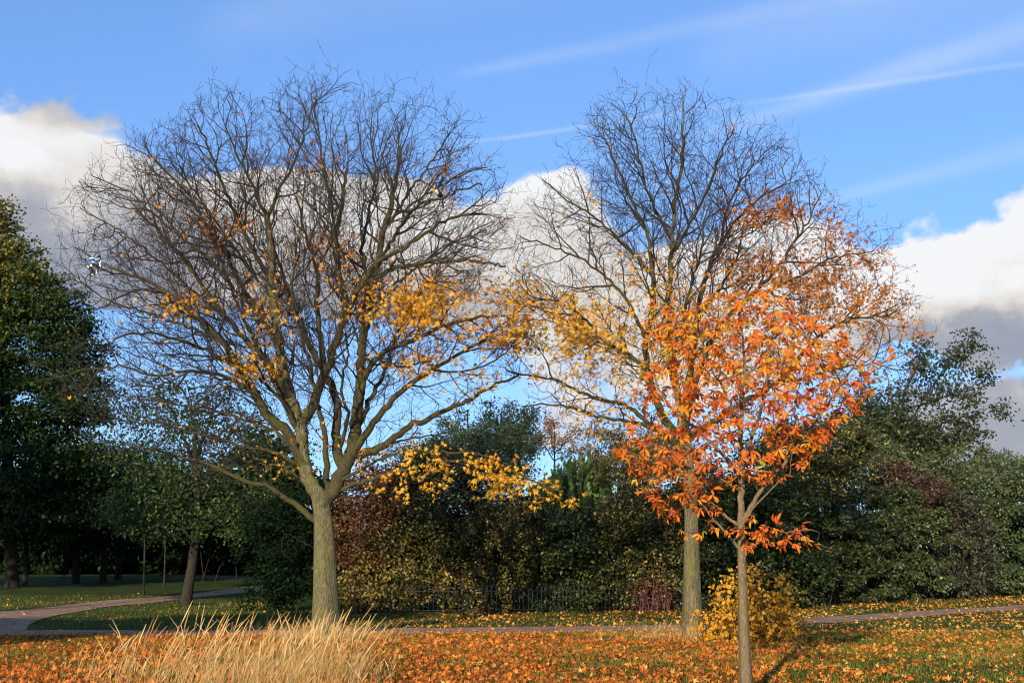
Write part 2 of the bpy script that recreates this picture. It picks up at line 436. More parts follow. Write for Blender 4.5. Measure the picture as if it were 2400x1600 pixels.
def merge(parts):
    Vs, Fs, o = [], [], 0
    for V, Fc in parts:
        Vs.append(V); Fs.append(Fc + o); o += len(V)
    return np.concatenate(Vs), np.concatenate(Fs)
def smooth_path(pts, step):
    pts = np.asarray(pts, float)
    if len(pts) == 2:
        n = max(2, int(np.linalg.norm(pts[1] - pts[0]) / step)); t = np.linspace(0, 1, n + 1)[:, None]
        return pts[0] + (pts[1] - pts[0]) * t
    Q = np.vstack([2 * pts[0] - pts[1], pts, 2 * pts[-1] - pts[-2]])
    out = [pts[0]]
    for i in range(1, len(Q) - 2):
        L = np.linalg.norm(Q[i + 1] - Q[i]); n = max(1, int(round(L / step)))
        for j in range(1, n + 1):
            t = j / n
            out.append(.5 * ((2 * Q[i]) + (-Q[i - 1] + Q[i + 1]) * t + (2 * Q[i - 1] - 5 * Q[i] + 4 * Q[i + 1] - Q[i + 2]) * t * t + (-Q[i - 1] + 3 * Q[i] - 3 * Q[i + 1] + Q[i + 2]) * t ** 3))
    return np.array(out)

# ------------------------------------------------------------------ branching trees
class Tree:
    def __init__(self, Y0, seed):
        self.Y0 = Y0; self.rg = np.random.default_rng(seed)
        self.pos, self.par, self.rad, self.lid = [], [], [], []
        self.nl = 0
    def limb(self, pts, r0, r1, dy=0.0, start=None, step=.16, wig=.02):
        """pts: photo pixels along the limb; dy: how far its end lies behind (+) or before (-) the trunk"""
        pts = [tuple(p) for p in pts]
        par = -1; d0 = 0.0
        if self.pos:
            p0 = np.array(pts[0], float)
            pr = proj(np.array(self.pos))
            cost = np.linalg.norm(pr - p0, axis=1) + 12 * np.abs(np.array(self.pos)[:, 1] - (self.Y0 if start is None else self.Y0 + start))
            par = int(np.argmin(cost)); d0 = self.pos[par][1] - self.Y0
        L = np.concatenate([[0], np.cumsum(np.linalg.norm(np.diff(np.array(pts, float), axis=0), axis=1))]); L /= L[-1]
        W = [P(p[0], p[1], self.Y0 + d0 + (dy - d0) * t ** 1.2) for p, t in zip(pts, L)]
        if par >= 0: W[0] = self.pos[par]
        path = smooth_path(W, step)
        if par >= 0 and wig: path[1:] += self.rg.normal(0, wig, (len(path) - 1, 3))
        prev = par; n = len(path)
        for i, p in enumerate(path):
            if par >= 0 and i == 0: continue
            self.pos.append(p); self.par.append(prev); self.lid.append(self.nl)
            self.rad.append((r0 + (r1 - r0) * (i / (n - 1)) ** .8) * (1 if par < 0 or r0 < .05 else .92))
            prev = len(self.pos) - 1
        self.nl += 1
        return prev
    def grow(self, A, D=.15, dk=.30, di=2.2, iters=90, inertia=.45, up=.05, skip=0, jit=.2):
        rg = self.rg; A = np.asarray(A, np.float32); n0 = len(self.pos)
        near = np.full(len(A), 1e9, np.float32); idx = np.zeros(len(A), int)
        pos = [np.array(p) for p in self.pos]; par = list(self.par); nch = [0] * len(pos)
        dirs = []
        for i, p in enumerate(pos):
            d = p - pos[par[i]] if par[i] >= 0 else np.array([0, 0, 1.0])
            dirs.append(d / (np.linalg.norm(d) + 1e-9))
        def upd(lo):
            B = np.array(pos[lo:], np.float32); al = np.nonzero(alive)[0]; Al = A[al]; A2 = (Al ** 2).sum(1)[:, None]
            for s in range(0, len(B), 400):
                C = B[s:s + 400]
                d = A2 + (C ** 2).sum(1)[None] - 2 * Al @ C.T
                j = d.argmin(1); dm = np.sqrt(np.maximum(0, d[np.arange(len(Al)), j]))
                up_ = dm < near[al]
                near[al[up_]] = dm[up_]; idx[al[up_]] = lo + s + j[up_]
        alive = np.ones(len(A), bool)
        upd(skip)
        alive = near > dk
        for it in range(iters):
            act = alive & (near < di)
            if not act.any(): break
            acc = {}
            ia = np.nonzero(act)[0]
            dv = A[ia] - np.array(pos, np.float32)[idx[ia]]
            dv /= (np.linalg.norm(dv, axis=1, keepdims=True) + 1e-9)
            order = np.argsort(idx[ia], kind='stable')
            ids = idx[ia][order]; dv = dv[order]
            uq, st = np.unique(ids, return_index=True)
            sm = np.add.reduceat(dv, st, axis=0)
            lo = len(pos)
            for u_, s_ in zip(uq, sm):
                if nch[u_] >= 3: continue
                s_ = s_ / (np.linalg.norm(s_) + 1e-9)
                d = s_ + inertia * dirs[u_] * (1.0 if u_ >= n0 else .7) + rg.normal(0, jit, 3) + np.array([0, 0, up])
                d /= np.linalg.norm(d)
                pos.append(pos[u_] + d * D); par.append(int(u_)); dirs.append(d); nch[u_] += 1; nch.append(0)
            if len(pos) == lo: break
            upd(lo)
            alive &= near > dk
        m = len(pos) - n0
        self.pos = pos; self.par = par
        self.rad += [None] * m; self.lid += [-1] * m
    def ramify(self, poly, depth, ref, origin, rate=1.0, first=.28):
        """side branches that fan outward from the fork, each with finer ones, up to the crown's outline"""
        rg = self.rg
        xs, ys = [p[0] for p in poly], [p[1] for p in poly]
        x0, y0, g = min(xs) - 120, min(ys) - 120, 8
        nx, ny = int((max(xs) + 120 - x0) / g) + 1, int((max(ys) + 120 - y0) / g) + 1
        GX_, GY_ = np.meshgrid(x0 + np.arange(nx) * g, y0 + np.arange(ny) * g)
        c, d = in_poly(np.stack([GX_.ravel(), GY_.ravel()], 1), poly)
        sd = np.where(c, d, -d).reshape(ny, nx)
        def room(p):
            for q_ in keep:
                if abs(p[0] - q_[0]) < .24 and abs(p[2] - q_[2]) < .3 and abs(p[1] - q_[1]) < .7: return -200.0
            x, y, z = p[0], p[1], p[2] - CAMZ
            f = y * CP + z * SP; u = -y * SP + z * CP
            i, j = int((PW / 2 + x / f * F - x0) / g), int((PH / 2 - u / f * F - y0) / g)
            if i < 0 or j < 0 or i >= nx or j >= ny: return -200.0
            e = sd[j, i]
            t = min(max(e / ref, 0), 1); h = depth * math.sqrt(max(.03, 1 - (1 - t) ** 2))
            return min(e, (h - abs(y - self.Y0)) * 60 + 20)
        O = P(origin[0], origin[1], self.Y0)
        keep = []                                              # leave room round the perches
        for l, q in zip(getattr(self, 'perch', []), ((925, 627), (1027, 466), (941, 858))):
            c_ = [p for p, k in zip(self.pos, self.lid) if k == l]
            keep.append(c_[int(np.linalg.norm(proj(np.array(c_)) - np.array(q), axis=1).argmin())] + np.array([0, 0, .13]))
        spacing = {0: .27 / rate, 1: .23 / rate, 2: .165 / rate}; pull = {1: .07, 2: .035, 3: .0}; jit = {1: .13, 2: .21, 3: .27}; upl = {1: .0, 2: .02, 3: .06}
        stack = []
        def side(i, d, L, lv):
            a = rg.normal(size=3); a -= d * a.dot(d); a /= np.linalg.norm(a)
            th = rg.uniform(.55, 1.05) if lv < 3 else rg.uniform(.6, 1.15)
            stack.append((i, d * math.cos(th) + a * math.sin(th), L, lv))
        n = len(self.pos); last = {}
        cnt = {}
        for l in self.lid: cnt[l] = cnt.get(l, 0) + 1
        seen = {}; nxt = {}
        kids = set(self.par)
        for i in range(n):
            l = self.lid[i]; seen[l] = seen.get(l, 0) + 1
            if l == 0 or self.par[i] < 0: continue
            d = self.pos[i] - self.pos[self.par[i]]; ln = np.linalg.norm(d); d = d / (ln + 1e-9)
            t = seen[l] / cnt[l]
            nxt[l] = nxt.get(l, .2) - ln
            if i not in kids or t == 1.0:
                stack.append((i, d, rg.uniform(.9, 1.6), 1)); side(i, d, rg.uniform(.8, 1.4), 1)
            elif t > first and nxt[l] < 0:
                e = max(room(self.pos[i]), 0) / 95
                side(i, d, min(3.4, .6 + (.35 + .45 * rg.random()) * e * 1.3), 1); nxt[l] = spacing[0] * rg.uniform(.5, 1.5)
        while stack:
            i, d, L, lv = stack.pop()
            step = (.16, .14, .135)[lv - 1]; k = max(2, int(L / step)); p = self.pos[i]; prev = i
            edge = -rg.exponential(10); nx_ = spacing.get(lv, 9) * rg.uniform(.6, 1.6)
            for s_ in range(k):
                f = p - O; f /= np.linalg.norm(f)
                d = d + f * pull[lv] + rg.normal(0, jit[lv], 3); d[2] += upl[lv]; d /= np.linalg.norm(d)
                p = p + d * step
                if room(p) < edge: break
                self.pos.append(p); self.par.append(prev); self.rad.append(None); self.lid.append(-1); prev = len(self.pos) - 1
                nx_ -= step
                if nx_ < 0 and lv < 3:
                    side(prev, d, max(.22, (L - s_ * step) * rg.uniform(.4, .75)) if lv == 1 else rg.uniform(.16, .5), lv + 1)
                    nx_ = spacing[lv] * rg.uniform(.5, 1.5)
    def twiglets(self, prob, segs=2, L=.09, nmin=0):
        """short side shoots on the thin wood"""
        rg = self.rg; n = len(self.pos)
        ch = [0] * n
        for p in self.par:
            if p >= 0: ch[p] += 1
        for i in range(nmin, n):
            if self.lid[i] >= 0: continue
            k = (2 if rg.random() < .7 else 1) if ch[i] == 0 else (1 if rg.random() < prob else 0)
            d0 = self.pos[i] - self.pos[self.par[i]]; d0 = d0 / (np.linalg.norm(d0) + 1e-9)
            for _ in range(k):
                d = d0 + rg.normal(0, .55, 3) + np.array([0, 0, .22]); d /= np.linalg.norm(d)
                prev = i; p = self.pos[i]
                for s in range(segs):
                    d = d + rg.normal(0, .28, 3) + np.array([0, 0, .12]); d /= np.linalg.norm(d)
                    p = p + d * L * rg.uniform(.7, 1.4)
                    self.pos.append(p); self.par.append(prev); self.rad.append(None); self.lid.append(-2); prev = len(self.pos) - 1
    def radii(self, tip=.0045, ex=2.25, cap=.07):
        n = len(self.pos); acc = np.zeros(n)
        r = np.zeros(n)
        for i in range(n - 1, -1, -1):
            r[i] = max(tip, acc[i] ** (1 / ex)) if self.rad[i] is None else self.rad[i]
            if self.par[i] >= 0: acc[self.par[i]] += (min(r[i], cap) if self.rad[i] is None else r[i]) ** ex
        for i in range(n):
            p = self.par[i]
            if p >= 0 and self.rad[i] is None: r[i] = min(r[i], r[p] * .88, cap)
            elif p >= 0: r[i] = min(r[i], r[p] * .98) if self.lid[p] == self.lid[i] else min(r[i], r[p] * .9)
        self.r = np.maximum(r, tip * .8)
    def chains(self):
        n = len(self.pos); best = [-1] * n
        for i in range(n):
            p = self.par[i]
            if p < 0: continue
            key = (1 if self.lid[i] == self.lid[p] and self.lid[i] >= 0 else 0, self.r[i])
            if best[p] < 0 or key > (1 if self.lid[best[p]] == self.lid[p] and self.lid[p] >= 0 else 0, self.r[best[p]]): best[p] = i
        out = []
        for i in range(n):
            p = self.par[i]
            if p >= 0 and best[p] == i: continue
            c = [p] if p >= 0 else []
            j = i
            while j >= 0: c.append(j); j = best[j]
            if len(c) > 1: out.append(c)
        return out
    def build(self, root, bark, limbmat, limb_r=.034, trunk_sides=22):
        o = np.array(root.location); tw = []
        pos = np.array(self.pos)
        for q, c in enumerate(self.chains()):
            pts = pos[c] - o; rr = self.r[c].copy()
            if self.par[c[0]] >= 0 or q > 0: rr[0] = min(rr[0], rr[1] * 1.12)
            r0 = rr[min(1, len(rr) - 1)]
            if q == 0:
                V, Fc = loft(pts, rr, trunk_sides, None, True)
                link('trunk', mesh_np('trunk', V, Fc, bark, smooth=True), root)
            elif r0 > limb_r:
                k = 12 if r0 > .1 else 8
                V, Fc = loft(pts, rr, k)
                link('limb', mesh_np('limb', V, Fc, limbmat, smooth=True), root)
            else:
                tw.append(loft(pts, rr, 5 if r0 > .014 else 3))
        V, Fc = merge(tw)
        link('twigs', mesh_np('twigs', V, Fc, 'twig', smooth=True), root, kind='stuff')
def in_poly(px, poly):
    x, y = px[:, 0], px[:, 1]; c = np.zeros(len(px), bool); n = len(poly)
    dist = np.full(len(px), 1e9)
    for i in range(n):
        x1, y1 = poly[i]; x2, y2 = poly[(i + 1) % n]
        cond = (y1 > y) != (y2 > y)
        with np.errstate(divide='ignore', invalid='ignore'):
            xi = (x2 - x1) * (y - y1) / (y2 - y1 + 1e-12) + x1
        c ^= cond & (x < xi)
        dxy = np.array([x2 - x1, y2 - y1], float); L2 = (dxy ** 2).sum() + 1e-9
        t = np.clip(((x - x1) * dxy[0] + (y - y1) * dxy[1]) / L2, 0, 1)
        dist = np.minimum(dist, np.hypot(x - x1 - t * dxy[0], y - y1 - t * dxy[1]))
    return c, dist
def crown_points(poly, n, Y0, depth, ref, rg, bias=0.0, outer=None):
    xs, ys = [p[0] for p in poly], [p[1] for p in poly]
    out = []
    while sum(len(o) for o in out) < n:
        q = np.stack([rg.uniform(min(xs), max(xs), n), rg.uniform(min(ys), max(ys), n)], 1)
        c, d = in_poly(q, poly)
        q, d = q[c], d[c]
        if outer is not None: q, d = q[d < outer], d[d < outer]
        h = depth * np.sqrt(np.clip(1 - (1 - np.clip(d / ref, 0, 1)) ** 2, 0.03, 1))
        dy = rg.uniform(-1, 1, len(q)) * h + bias
        cen = np.array([np.mean(xs), np.mean(ys) + .2 * (max(ys) - min(ys))]); rd = q - cen
        rd /= (np.linalg.norm(rd, axis=1, keepdims=True) + 1e-9)
        q = q + rd * (np.where(d < ref * .25, rg.exponential(ref * .045, len(q)), 0))[:, None]
        out.append(np.array([P(a, b, Y0 + e) for (a, b), e in zip(q, dy)]))
    return np.concatenate(out)[:n]
def leaf_part(root, shapes, pos, axis, nrm, size, v, mat, single_max=300, vmesh=14, rg=None, name='leaf', rest='foliage', near=None):
    """the largest leaves in view as parts of their own, the others joined"""
    o = np.array(root.location)
    n = len(pos); order = np.argsort(-near if near is not None else rg.random(n))
    one, many = order[:single_max], order[single_max:]
    fr = frames(axis, nrm)
    vs = []
    for k in range(vmesh):
        SV, SF = shapes[k % len(shapes)]
        vs.append(mesh_np(name, SV, SF, mat, np.full(len(SF), (k + .5) / vmesh)))
    for i in one:
        k = min(vmesh - 1, max(0, int(v[i] * vmesh)))
        ob = link(name, vs[k], root, pos[i] - o)
        ob.rotation_euler = Matrix(fr[i].tolist()).to_euler(); s = float(size[i]); ob.scale = (s, s, s)
    if shapes is MAPLES: shapes = LITTER
    if len(many):
        Vs, Fs, vv, off = [], [], [], 0
        for k, sh in enumerate(shapes):
            sel = many[k::len(shapes)]
            if not len(sel): continue
            V, Fc, a = scatter(sh, pos[sel] - o, fr[sel], size[sel], v[sel])
            Vs.append(V); Fs.append(Fc + off); vv.append(a); off += len(V)
        link(rest, mesh_np(rest, np.concatenate(Vs), np.concatenate(Fs), mat, np.concatenate(vv)), root, kind='stuff')

# ------------------------------------------------------------------ ground, paths
gx = np.concatenate([np.arange(-160, -30, 4.0), np.arange(-30, 40, .8), np.arange(40, 170, 4.0)])
gy = np.concatenate([np.arange(-60, 12, 4.0), np.arange(12, 90, .8), np.arange(90, 420, 6.0)])
GX, GY = np.meshgrid(gx, gy)
V = np.stack([GX, GY, gz(GX, GY)], -1).reshape(-1, 3)
ii = np.arange(V.shape[0]).reshape(GX.shape)
Fq = np.stack([ii[:-1, :-1], ii[:-1, 1:], ii[1:, 1:], ii[1:, :-1]], -1).reshape(-1, 4)
def lawn_mat():
    m, nt = new_mat('lawn')
    tco = N(nt, 'ShaderNodeTexCoord')
    n1 = N(nt, 'ShaderNodeTexNoise', Scale=.9, Detail=6.0, Roughness=.6); n2 = N(nt, 'ShaderNodeTexNoise', Scale=38.0, Detail=5.0, Roughness=.7)
    for n in (n1, n2): nt.links.new(tco.outputs['Object'], n.inputs[0])
    mx = N(nt, 'ShaderNodeMath', operation='MULTIPLY_ADD'); mx.inputs[1].default_value = .55
    mb = N(nt, 'ShaderNodeMath', operation='MULTIPLY'); mb.inputs[1].default_value = .5
    nt.links.new(n1.outputs[0], mb.inputs[0]); nt.links.new(n2.outputs[0], mx.inputs[0]); nt.links.new(mb.outputs[0], mx.inputs[2])
    rp = N(nt, 'ShaderNodeValToRGB'); set_ramp(rp, [(.3, (.012, .022, .004)), (.5, (.032, .052, .008)), (.62, (.065, .08, .013)), (.75, (.13, .11, .03))])
    nt.links.new(mx.outputs[0], rp.inputs[0])
    pb = N(nt, 'ShaderNodeBsdfPrincipled', Roughness=.9); pb.inputs['Specular IOR Level'].default_value = .1
    nt.links.new(rp.outputs[0], pb.inputs['Base Color'])
    bp = N(nt, 'ShaderNodeBump', Strength=.8, Distance=.05); nt.links.new(n2.outputs[0], bp.inputs['Height']); nt.links.new(bp.outputs[0], pb.inputs['Normal'])
    out = N(nt, 'ShaderNodeOutputMaterial'); nt.links.new(pb.outputs[0], out.inputs[0])
    M['lawn'] = m
def path_mat():
    m, nt = new_mat('path')
    tco = N(nt, 'ShaderNodeTexCoord')
    n1 = N(nt, 'ShaderNodeTexNoise', Scale=1.6, Detail=6.0); n2 = N(nt, 'ShaderNodeTexVoronoi', Scale=60.0)
    for n in (n1, n2): nt.links.new(tco.outputs['Object'], n.inputs[0])
    ad = N(nt, 'ShaderNodeMath', operation='MULTIPLY_ADD'); ad.inputs[1].default_value = .35
    nt.links.new(n2.outputs['Color'], ad.inputs[0]); nt.links.new(n1.outputs[0], ad.inputs[2])
    rp = N(nt, 'ShaderNodeValToRGB'); set_ramp(rp, [(.35, (.15, .085, .05)), (.65, (.33, .19, .11)), (.85, (.44, .28, .18))])
    nt.links.new(ad.outputs[0], rp.inputs[0])
    pb = N(nt, 'ShaderNodeBsdfPrincipled', Roughness=.95); pb.inputs['Specular IOR Level'].default_value = .05; nt.links.new(rp.outputs[0], pb.inputs['Base Color'])
    bp = N(nt, 'ShaderNodeBump', Strength=.5, Distance=.02); nt.links.new(n2.outputs['Distance'], bp.inputs['Height']); nt.links.new(bp.outputs[0], pb.inputs['Normal'])
    out = N(nt, 'ShaderNodeOutputMaterial'); nt.links.new(pb.outputs[0], out.inputs[0])
    M['path'] = m
lawn_mat(); path_mat()
lawn = link('lawn', mesh_np('lawn', V, Fq, 'lawn', smooth=True), kind='structure')
NEAR = [(-400,1493),(-150,1491),(0,1490),(300,1489),(700,1488),(1000,1486),(1200,1484),(1400,1481),(1600,1477),(1750,1471),(1875,1463),(2000,1457),(2200,1441),(2400,1429),(2560,1420)]
FAR = [(-400,1478),(-150,1477),(0,1477),(300,1477),(700,1475),(1000,1472),(1200,1469),(1400,1467),(1600,1464),(1750,1457),(1875,1449),(2000,1441),(2200,1428),(2400,1417),(2560,1410)]
LUP = [(-400,1452),(-150,1441),(0,1433),(105,1424),(224,1409),(329,1402),(427,1394),(500,1385),(569,1376),(660,1368)]
LLO = [(-400,1486),(-150,1485),(40,1484),(95,1452),(230,1425),(343,1414),(422,1405),(500,1396),(569,1389),(660,1381)]
def ribbon(name, lo, hi, z):
    a = smooth_path([ground_at(*p) for p in lo], .5); b = smooth_path([ground_at(*p) for p in hi], .5)
    n = max(len(a), len(b))
    def rs_(c):
        L = np.concatenate([[0], np.cumsum(np.linalg.norm(np.diff(c, axis=0), axis=1))]); t = np.linspace(0, L[-1], n)
        return np.stack([np.interp(t, L, c[:, k]) for k in range(3)], 1)
    a, b = rs_(a), rs_(b)
    rg = np.random.default_rng(5)
    a[:, 1] += np.convolve(rg.normal(0, .12, n), np.ones(3) / 3, 'same'); b[:, 1] += np.convolve(rg.normal(0, .12, n), np.ones(3) / 3, 'same')
    m = 6
    G = np.stack([a + (b - a) * t for t in np.linspace(0, 1, m)], 1)
    G[..., 2] = gz(G[..., 0], G[..., 1]) + z
    ii = np.arange(n * m).reshape(n, m)
    Fq = np.stack([ii[:-1, :-1], ii[1:, :-1], ii[1:, 1:], ii[:-1, 1:]], -1).reshape(-1, 4)
    link(name, mesh_np(name, G.reshape(-1, 3), Fq, 'path', smooth=True), kind='structure')
ribbon('path', NEAR, FAR, .014)
ribbon('side_path', LLO, LUP, .019)
NEARP, FARP = np.array(NEAR, float), np.array(FAR, float)
LUPP, LLOP = np.array(LUP, float), np.array(LLO, float)
def on_path(pt):
    q = proj(pt); x, y = q[:, 0], q[:, 1]
    m = (y < np.interp(x, NEARP[:, 0], NEARP[:, 1])) & (y > np.interp(x, FARP[:, 0], FARP[:, 1]))
    m |= (x < 660) & (y < np.interp(x, LLOP[:, 0], LLOP[:, 1])) & (y > np.interp(x, LUPP[:, 0], LUPP[:, 1]))
    return m

# ------------------------------------------------------------------ the two large maples
def patchy(p, s, seed):
    a = np.sin(p[:, 0] * s + seed) + np.sin(p[:, 1] * s * .8 + seed * 2.1) + np.sin((p[:, 0] + p[:, 1]) * s * 1.7 + seed * .3) + np.sin((p[:, 0] * 1.3 - p[:, 1]) * s * 2.9 + seed * 1.7)
    return a / 4
def zone_density(px, zones):
    d = np.zeros(len(px))
    for (cx, cy, rx, ry, p) in zones:
        q = ((px[:, 0] - cx) / rx) ** 2 + ((px[:, 1] - cy) / ry) ** 2
        d = np.maximum(d, p * (1.4 if cy < 1020 else 2.3) * np.exp(-q * .75))
    return d
def maple_leaves(tree, root, zones, mats, base_p, size, rg, vfun):
    pos = np.array(tree.pos); thin = np.array([tree.lid[i] < 0 and tree.r[i] < .012 for i in range(len(pos))])
    idx = np.nonzero(thin)[0]; px = proj(pos[idx])
    dens = zone_density(px, zones) + base_p
    cl = patchy(pos[idx], 3.1, 2.0); dens = dens * np.clip(.9 + 1.5 * cl, .08, 1.9)
    cnt = rg.poisson(dens)
    src = np.repeat(idx, cnt)
    p = pos[src] + rg.normal(0, .05, (len(src), 3)) + np.array([0, 0, -.05])
    ax = rg.normal(0, .7, (len(src), 3)) + np.array([0, 0, -.75])
    nr = rg.normal(0, .75, (len(src), 3)) + np.array([-.25, -.75, .45])
    sz = rg.uniform(.55, 1.3, len(src)) * size
    v = np.clip(vfun(proj(p), rg), 0, .999)
    leaf_part(root, MAPLES, p, ax, nr, sz, v, mats, 300, 14, rg, near=sz + rg.random(len(src)) * .02)
    return len(src)

def build_left_maple():
    b = ground_at(770, 1493); Y0 = b[1]
    t = Tree(Y0, 11); rg = t.rg
    t.limb([(763,1495),(762,1440),(761,1360),(760,1283),(757,1215),(750,1168)], .365, .365, 0, step=.12)
    A = t.limb([(748,1168),(722,1120),(711,1075),(712,1040),(703,996),(688,950),(672,901),(655,813),(640,708),(638,640),(632,560),(622,500)], .33, .085, .3)
    t.limb([(712,1085),(686,1035),(664,1005),(628,975),(594,915),(565,866),(520,800),(455,735),(400,690),(335,655),(262,625)], .165, .035, -1.2, 0)
    t.limb([(713,1000),(732,953),(750,901),(764,873),(785,803),(808,736),(806,690),(795,640),(789,560),(800,480),(812,400)], .15, .04, -.6, 0)
    t.limb([(808,740),(852,659),(880,620),(950,578),(1014,534),(1070,510),(1130,500)], .085, .03, -1.6, -.4)
    t.limb([(764,873),(753,800),(742,720),(745,640),(720,560),(700,480)], .09, .03, 1.5, -.3)
    B = t.limb([(752,1185),(782,1150),(803,1105),(824,1053),(836,977),(843,919),(846,866),(848,796),(859,725),(876,655),(884,610),(905,520),(925,440),(940,350)], .285, .04, .6)
    t.limb([(800,1105),(792,1060),(790,1015),(793,957),(776,905),(755,860),(720,800),(695,740),(668,660),(650,600)], .15, .035, 2.0, .1)
    t.limb([(815,1075),(851,1030),(885,977),(920,938),(956,904),(1010,870),(1075,830),(1140,790)], .12, .03, -1.2, .1)
    t.limb([(820,1065),(850,1062),(905,1042),(960,1000),(1037,966),(1106,932),(1150,905),(1213,880)], .125, .03, .8, .1)
    t.limb([(840,960),(855,880),(896,828),(945,805),(991,786),(1068,756),(1130,742),(1200,735)], .10, .028, -1.8, .3)
    t.perch = [t.nl, t.nl + 1, t.nl + 2]                    # the limbs the birds sit on
    t.limb([(876,655),(900,640),(925,627),(964,622),(1030,610),(1125,613),(1180,625)], .07, .022, -4.6, .4)
    t.limb([(884,610),(920,560),(955,505),(990,476),(1027,466),(1062,452),(1130,430)], .055, .02, -4.4, .4)
    t.limb([(848,830),(880,852),(915,856),(941,858),(975,853),(1010,845)], .04, .018, -4.2, .3)
    t.limb([(748,1232),(714,1200),(674,1170),(634,1143),(574,1126),(500,1090),(421,1070),(325,1046),(225,1036)], .10, .012, -1.0, 0)
    t.limb([(688,950),(650,880),(600,820),(545,760),(490,690),(440,620),(380,550),(320,490)], .11, .028, 1.6, .2)
    t.limb([(655,813),(610,740),(560,660),(520,580),(470,500),(420,430),(370,380)], .085, .026, .2, .2)
    t.limb([(638,660),(600,600),(560,520),(520,430),(490,350),(470,300)], .07, .025, -1.0, .3)
    t.limb([(625,520),(650,450),(690,380),(720,300),(735,240)], .06, .02, .6, .3)
    t.limb([(622,510),(595,440),(560,370),(530,300)], .055, .02, -.4, .3)
    t.limb([(565,866),(500,830),(430,800),(350,780),(270,790)], .06, .022, -2.4, -.8)
    t.limb([(594,915),(520,880),(440,870),(360,880),(280,860),(180,870)], .06, .02, .4, -.6)
    t.limb([(850,790),(870,700),(850,600),(862,500),(880,420),(870,330)], .08, .025, 2.2, .4)
    t.limb([(900,540),(960,450),(1010,380),(1050,320)], .05, .02, 1.2, .5)
    t.limb([(520,800),(440,765),(350,735),(260,705),(170,650)], .05, .016, .8, -.9)
    t.limb([(545,760),(460,690),(370,610),(280,540),(190,490)], .05, .016, 2.0, 1.0)
    t.limb([(400,690),(320,680),(240,720),(180,760)], .035, .012, -2.0, -1.0)
    t.limb([(560,660),(480,600),(390,530),(300,450),(230,420)], .05, .016, -.6, .2)
    t.limb([(640,700),(590,640),(520,540),(450,440),(400,380)], .05, .016, -2.2, .2)
    t.limb([(800,600),(780,500),(760,400),(745,300),(730,220)], .05, .016, -2.0, -.5)
    t.limb([(850,790),(900,700),(960,640),(1060,570),(1150,520)], .05, .016, 2.6, .4)
    t.limb([(905,520),(980,470),(1060,420),(1140,390)], .04, .016, 2.0, .5)
    t.limb([(1010,870),(1080,870),(1150,850),(1220,800)], .035, .014, -2.0, -.8)
    t.limb([(708,1030),(676,960),(640,890),(600,800),(560,720),(530,640),(500,560)], .10, .02, 2.4, .1)
    t.limb([(760,1160),(766,1090),(758,1010),(742,940),(728,860),(700,770),(685,690),(690,600)], .10, .02, -1.6, 0)
    t.limb([(830,1010),(872,930),(905,860),(930,780),(975,690),(1030,640)], .08, .02, 2.2, .3)
    t.limb([(690,1045),(640,1010),(575,985),(500,960),(430,950),(340,930)], .06, .016, 1.2, 0)
    t.limb([(712,1105),(655,1062),(592,1050),(520,1030),(440,1010),(360,985),(285,960)], .065, .014, -2.0, 0)
    t.limb([(726,1135),(665,1095),(600,1078),(540,1095),(470,1120)], .045, .012, 1.6, 0)
    t.limb([(706,1010),(660,940),(600,880),(530,840),(460,830),(380,830)], .06, .014, -2.8, .1)
    t.limb([(812,1085),(872,1050),(930,1035),(1000,1020),(1070,1010)], .05, .012, 2.0, .1)
    t.limb([(800,1060),(815,980),(800,900),(815,820),(790,740)], .06, .014, -2.6, .1)
    # low drooping branches on the right that still carry yellow leaves
    t.limb([(785,1160),(850,1128),(930,1105),(1020,1085),(1100,1078),(1180,1095),(1260,1130),(1320,1155)], .06, .015, -3.2, 0)
    t.limb([(790,1140),(860,1090),(940,1060),(1040,1058),(1120,1062),(1190,1085)], .05, .015, -2.4, 0)
    t.limb([(735,1290),(700,1265),(668,1250),(660,1290),(690,1320)], .010, .004, -.6, 0, wig=.01)
    poly = [(133,515),(179,434),(276,357),(337,327),(439,262),(490,209),(602,226),(684,194),(735,168),(806,194),(877,199),(1020,209),(1071,250),(1088,310),(1150,372),(1194,449),(1224,551),(1214,640),(1255,704),(1240,800),(1200,870),(1110,940),(1000,980),(930,1060),(850,1070),(790,1070),(720,1080),(660,1110),(560,1150),(420,1080),(230,1050),(85,888),(90,830),(240,755),(150,660),(140,600)]
    A_ = crown_points(poly, 6500, Y0, 4.6, 330, rg)
    low = [(830,1070),(1000,1040),(1200,1070),(1345,1150),(1330,1190),(1250,1180),(1150,1170),(1000,1160),(860,1170)]
    A2 = crown_points(low, 520, Y0, .8, 100, rg, -2.3)
    lw = [(560,1090),(660,1060),(690,1130),(620,1200),(540,1170)]
    A3 = crown_points(lw, 60, Y0, .8, 60, rg, -.6)
    t.ramify(poly, 4.6, 330, (757, 1230), first=.14)
    t.grow(np.concatenate([A_, A2, A3]), D=.13, dk=.26, di=1.6, iters=90, inertia=.9, up=.08, jit=.14, skip=10)
    t.twiglets(.10, 2, .11)
    t.radii(.0045, 2.25, .055)
    root = thing('maple_tree', tuple(b), 'tall nearly bare maple with the forked thick trunk, birds and foil balloon in its branches', 'tree', 'large maples on the leaf strewn lawn')
    t.build(root, 'maple_bark', 'maple_limb')
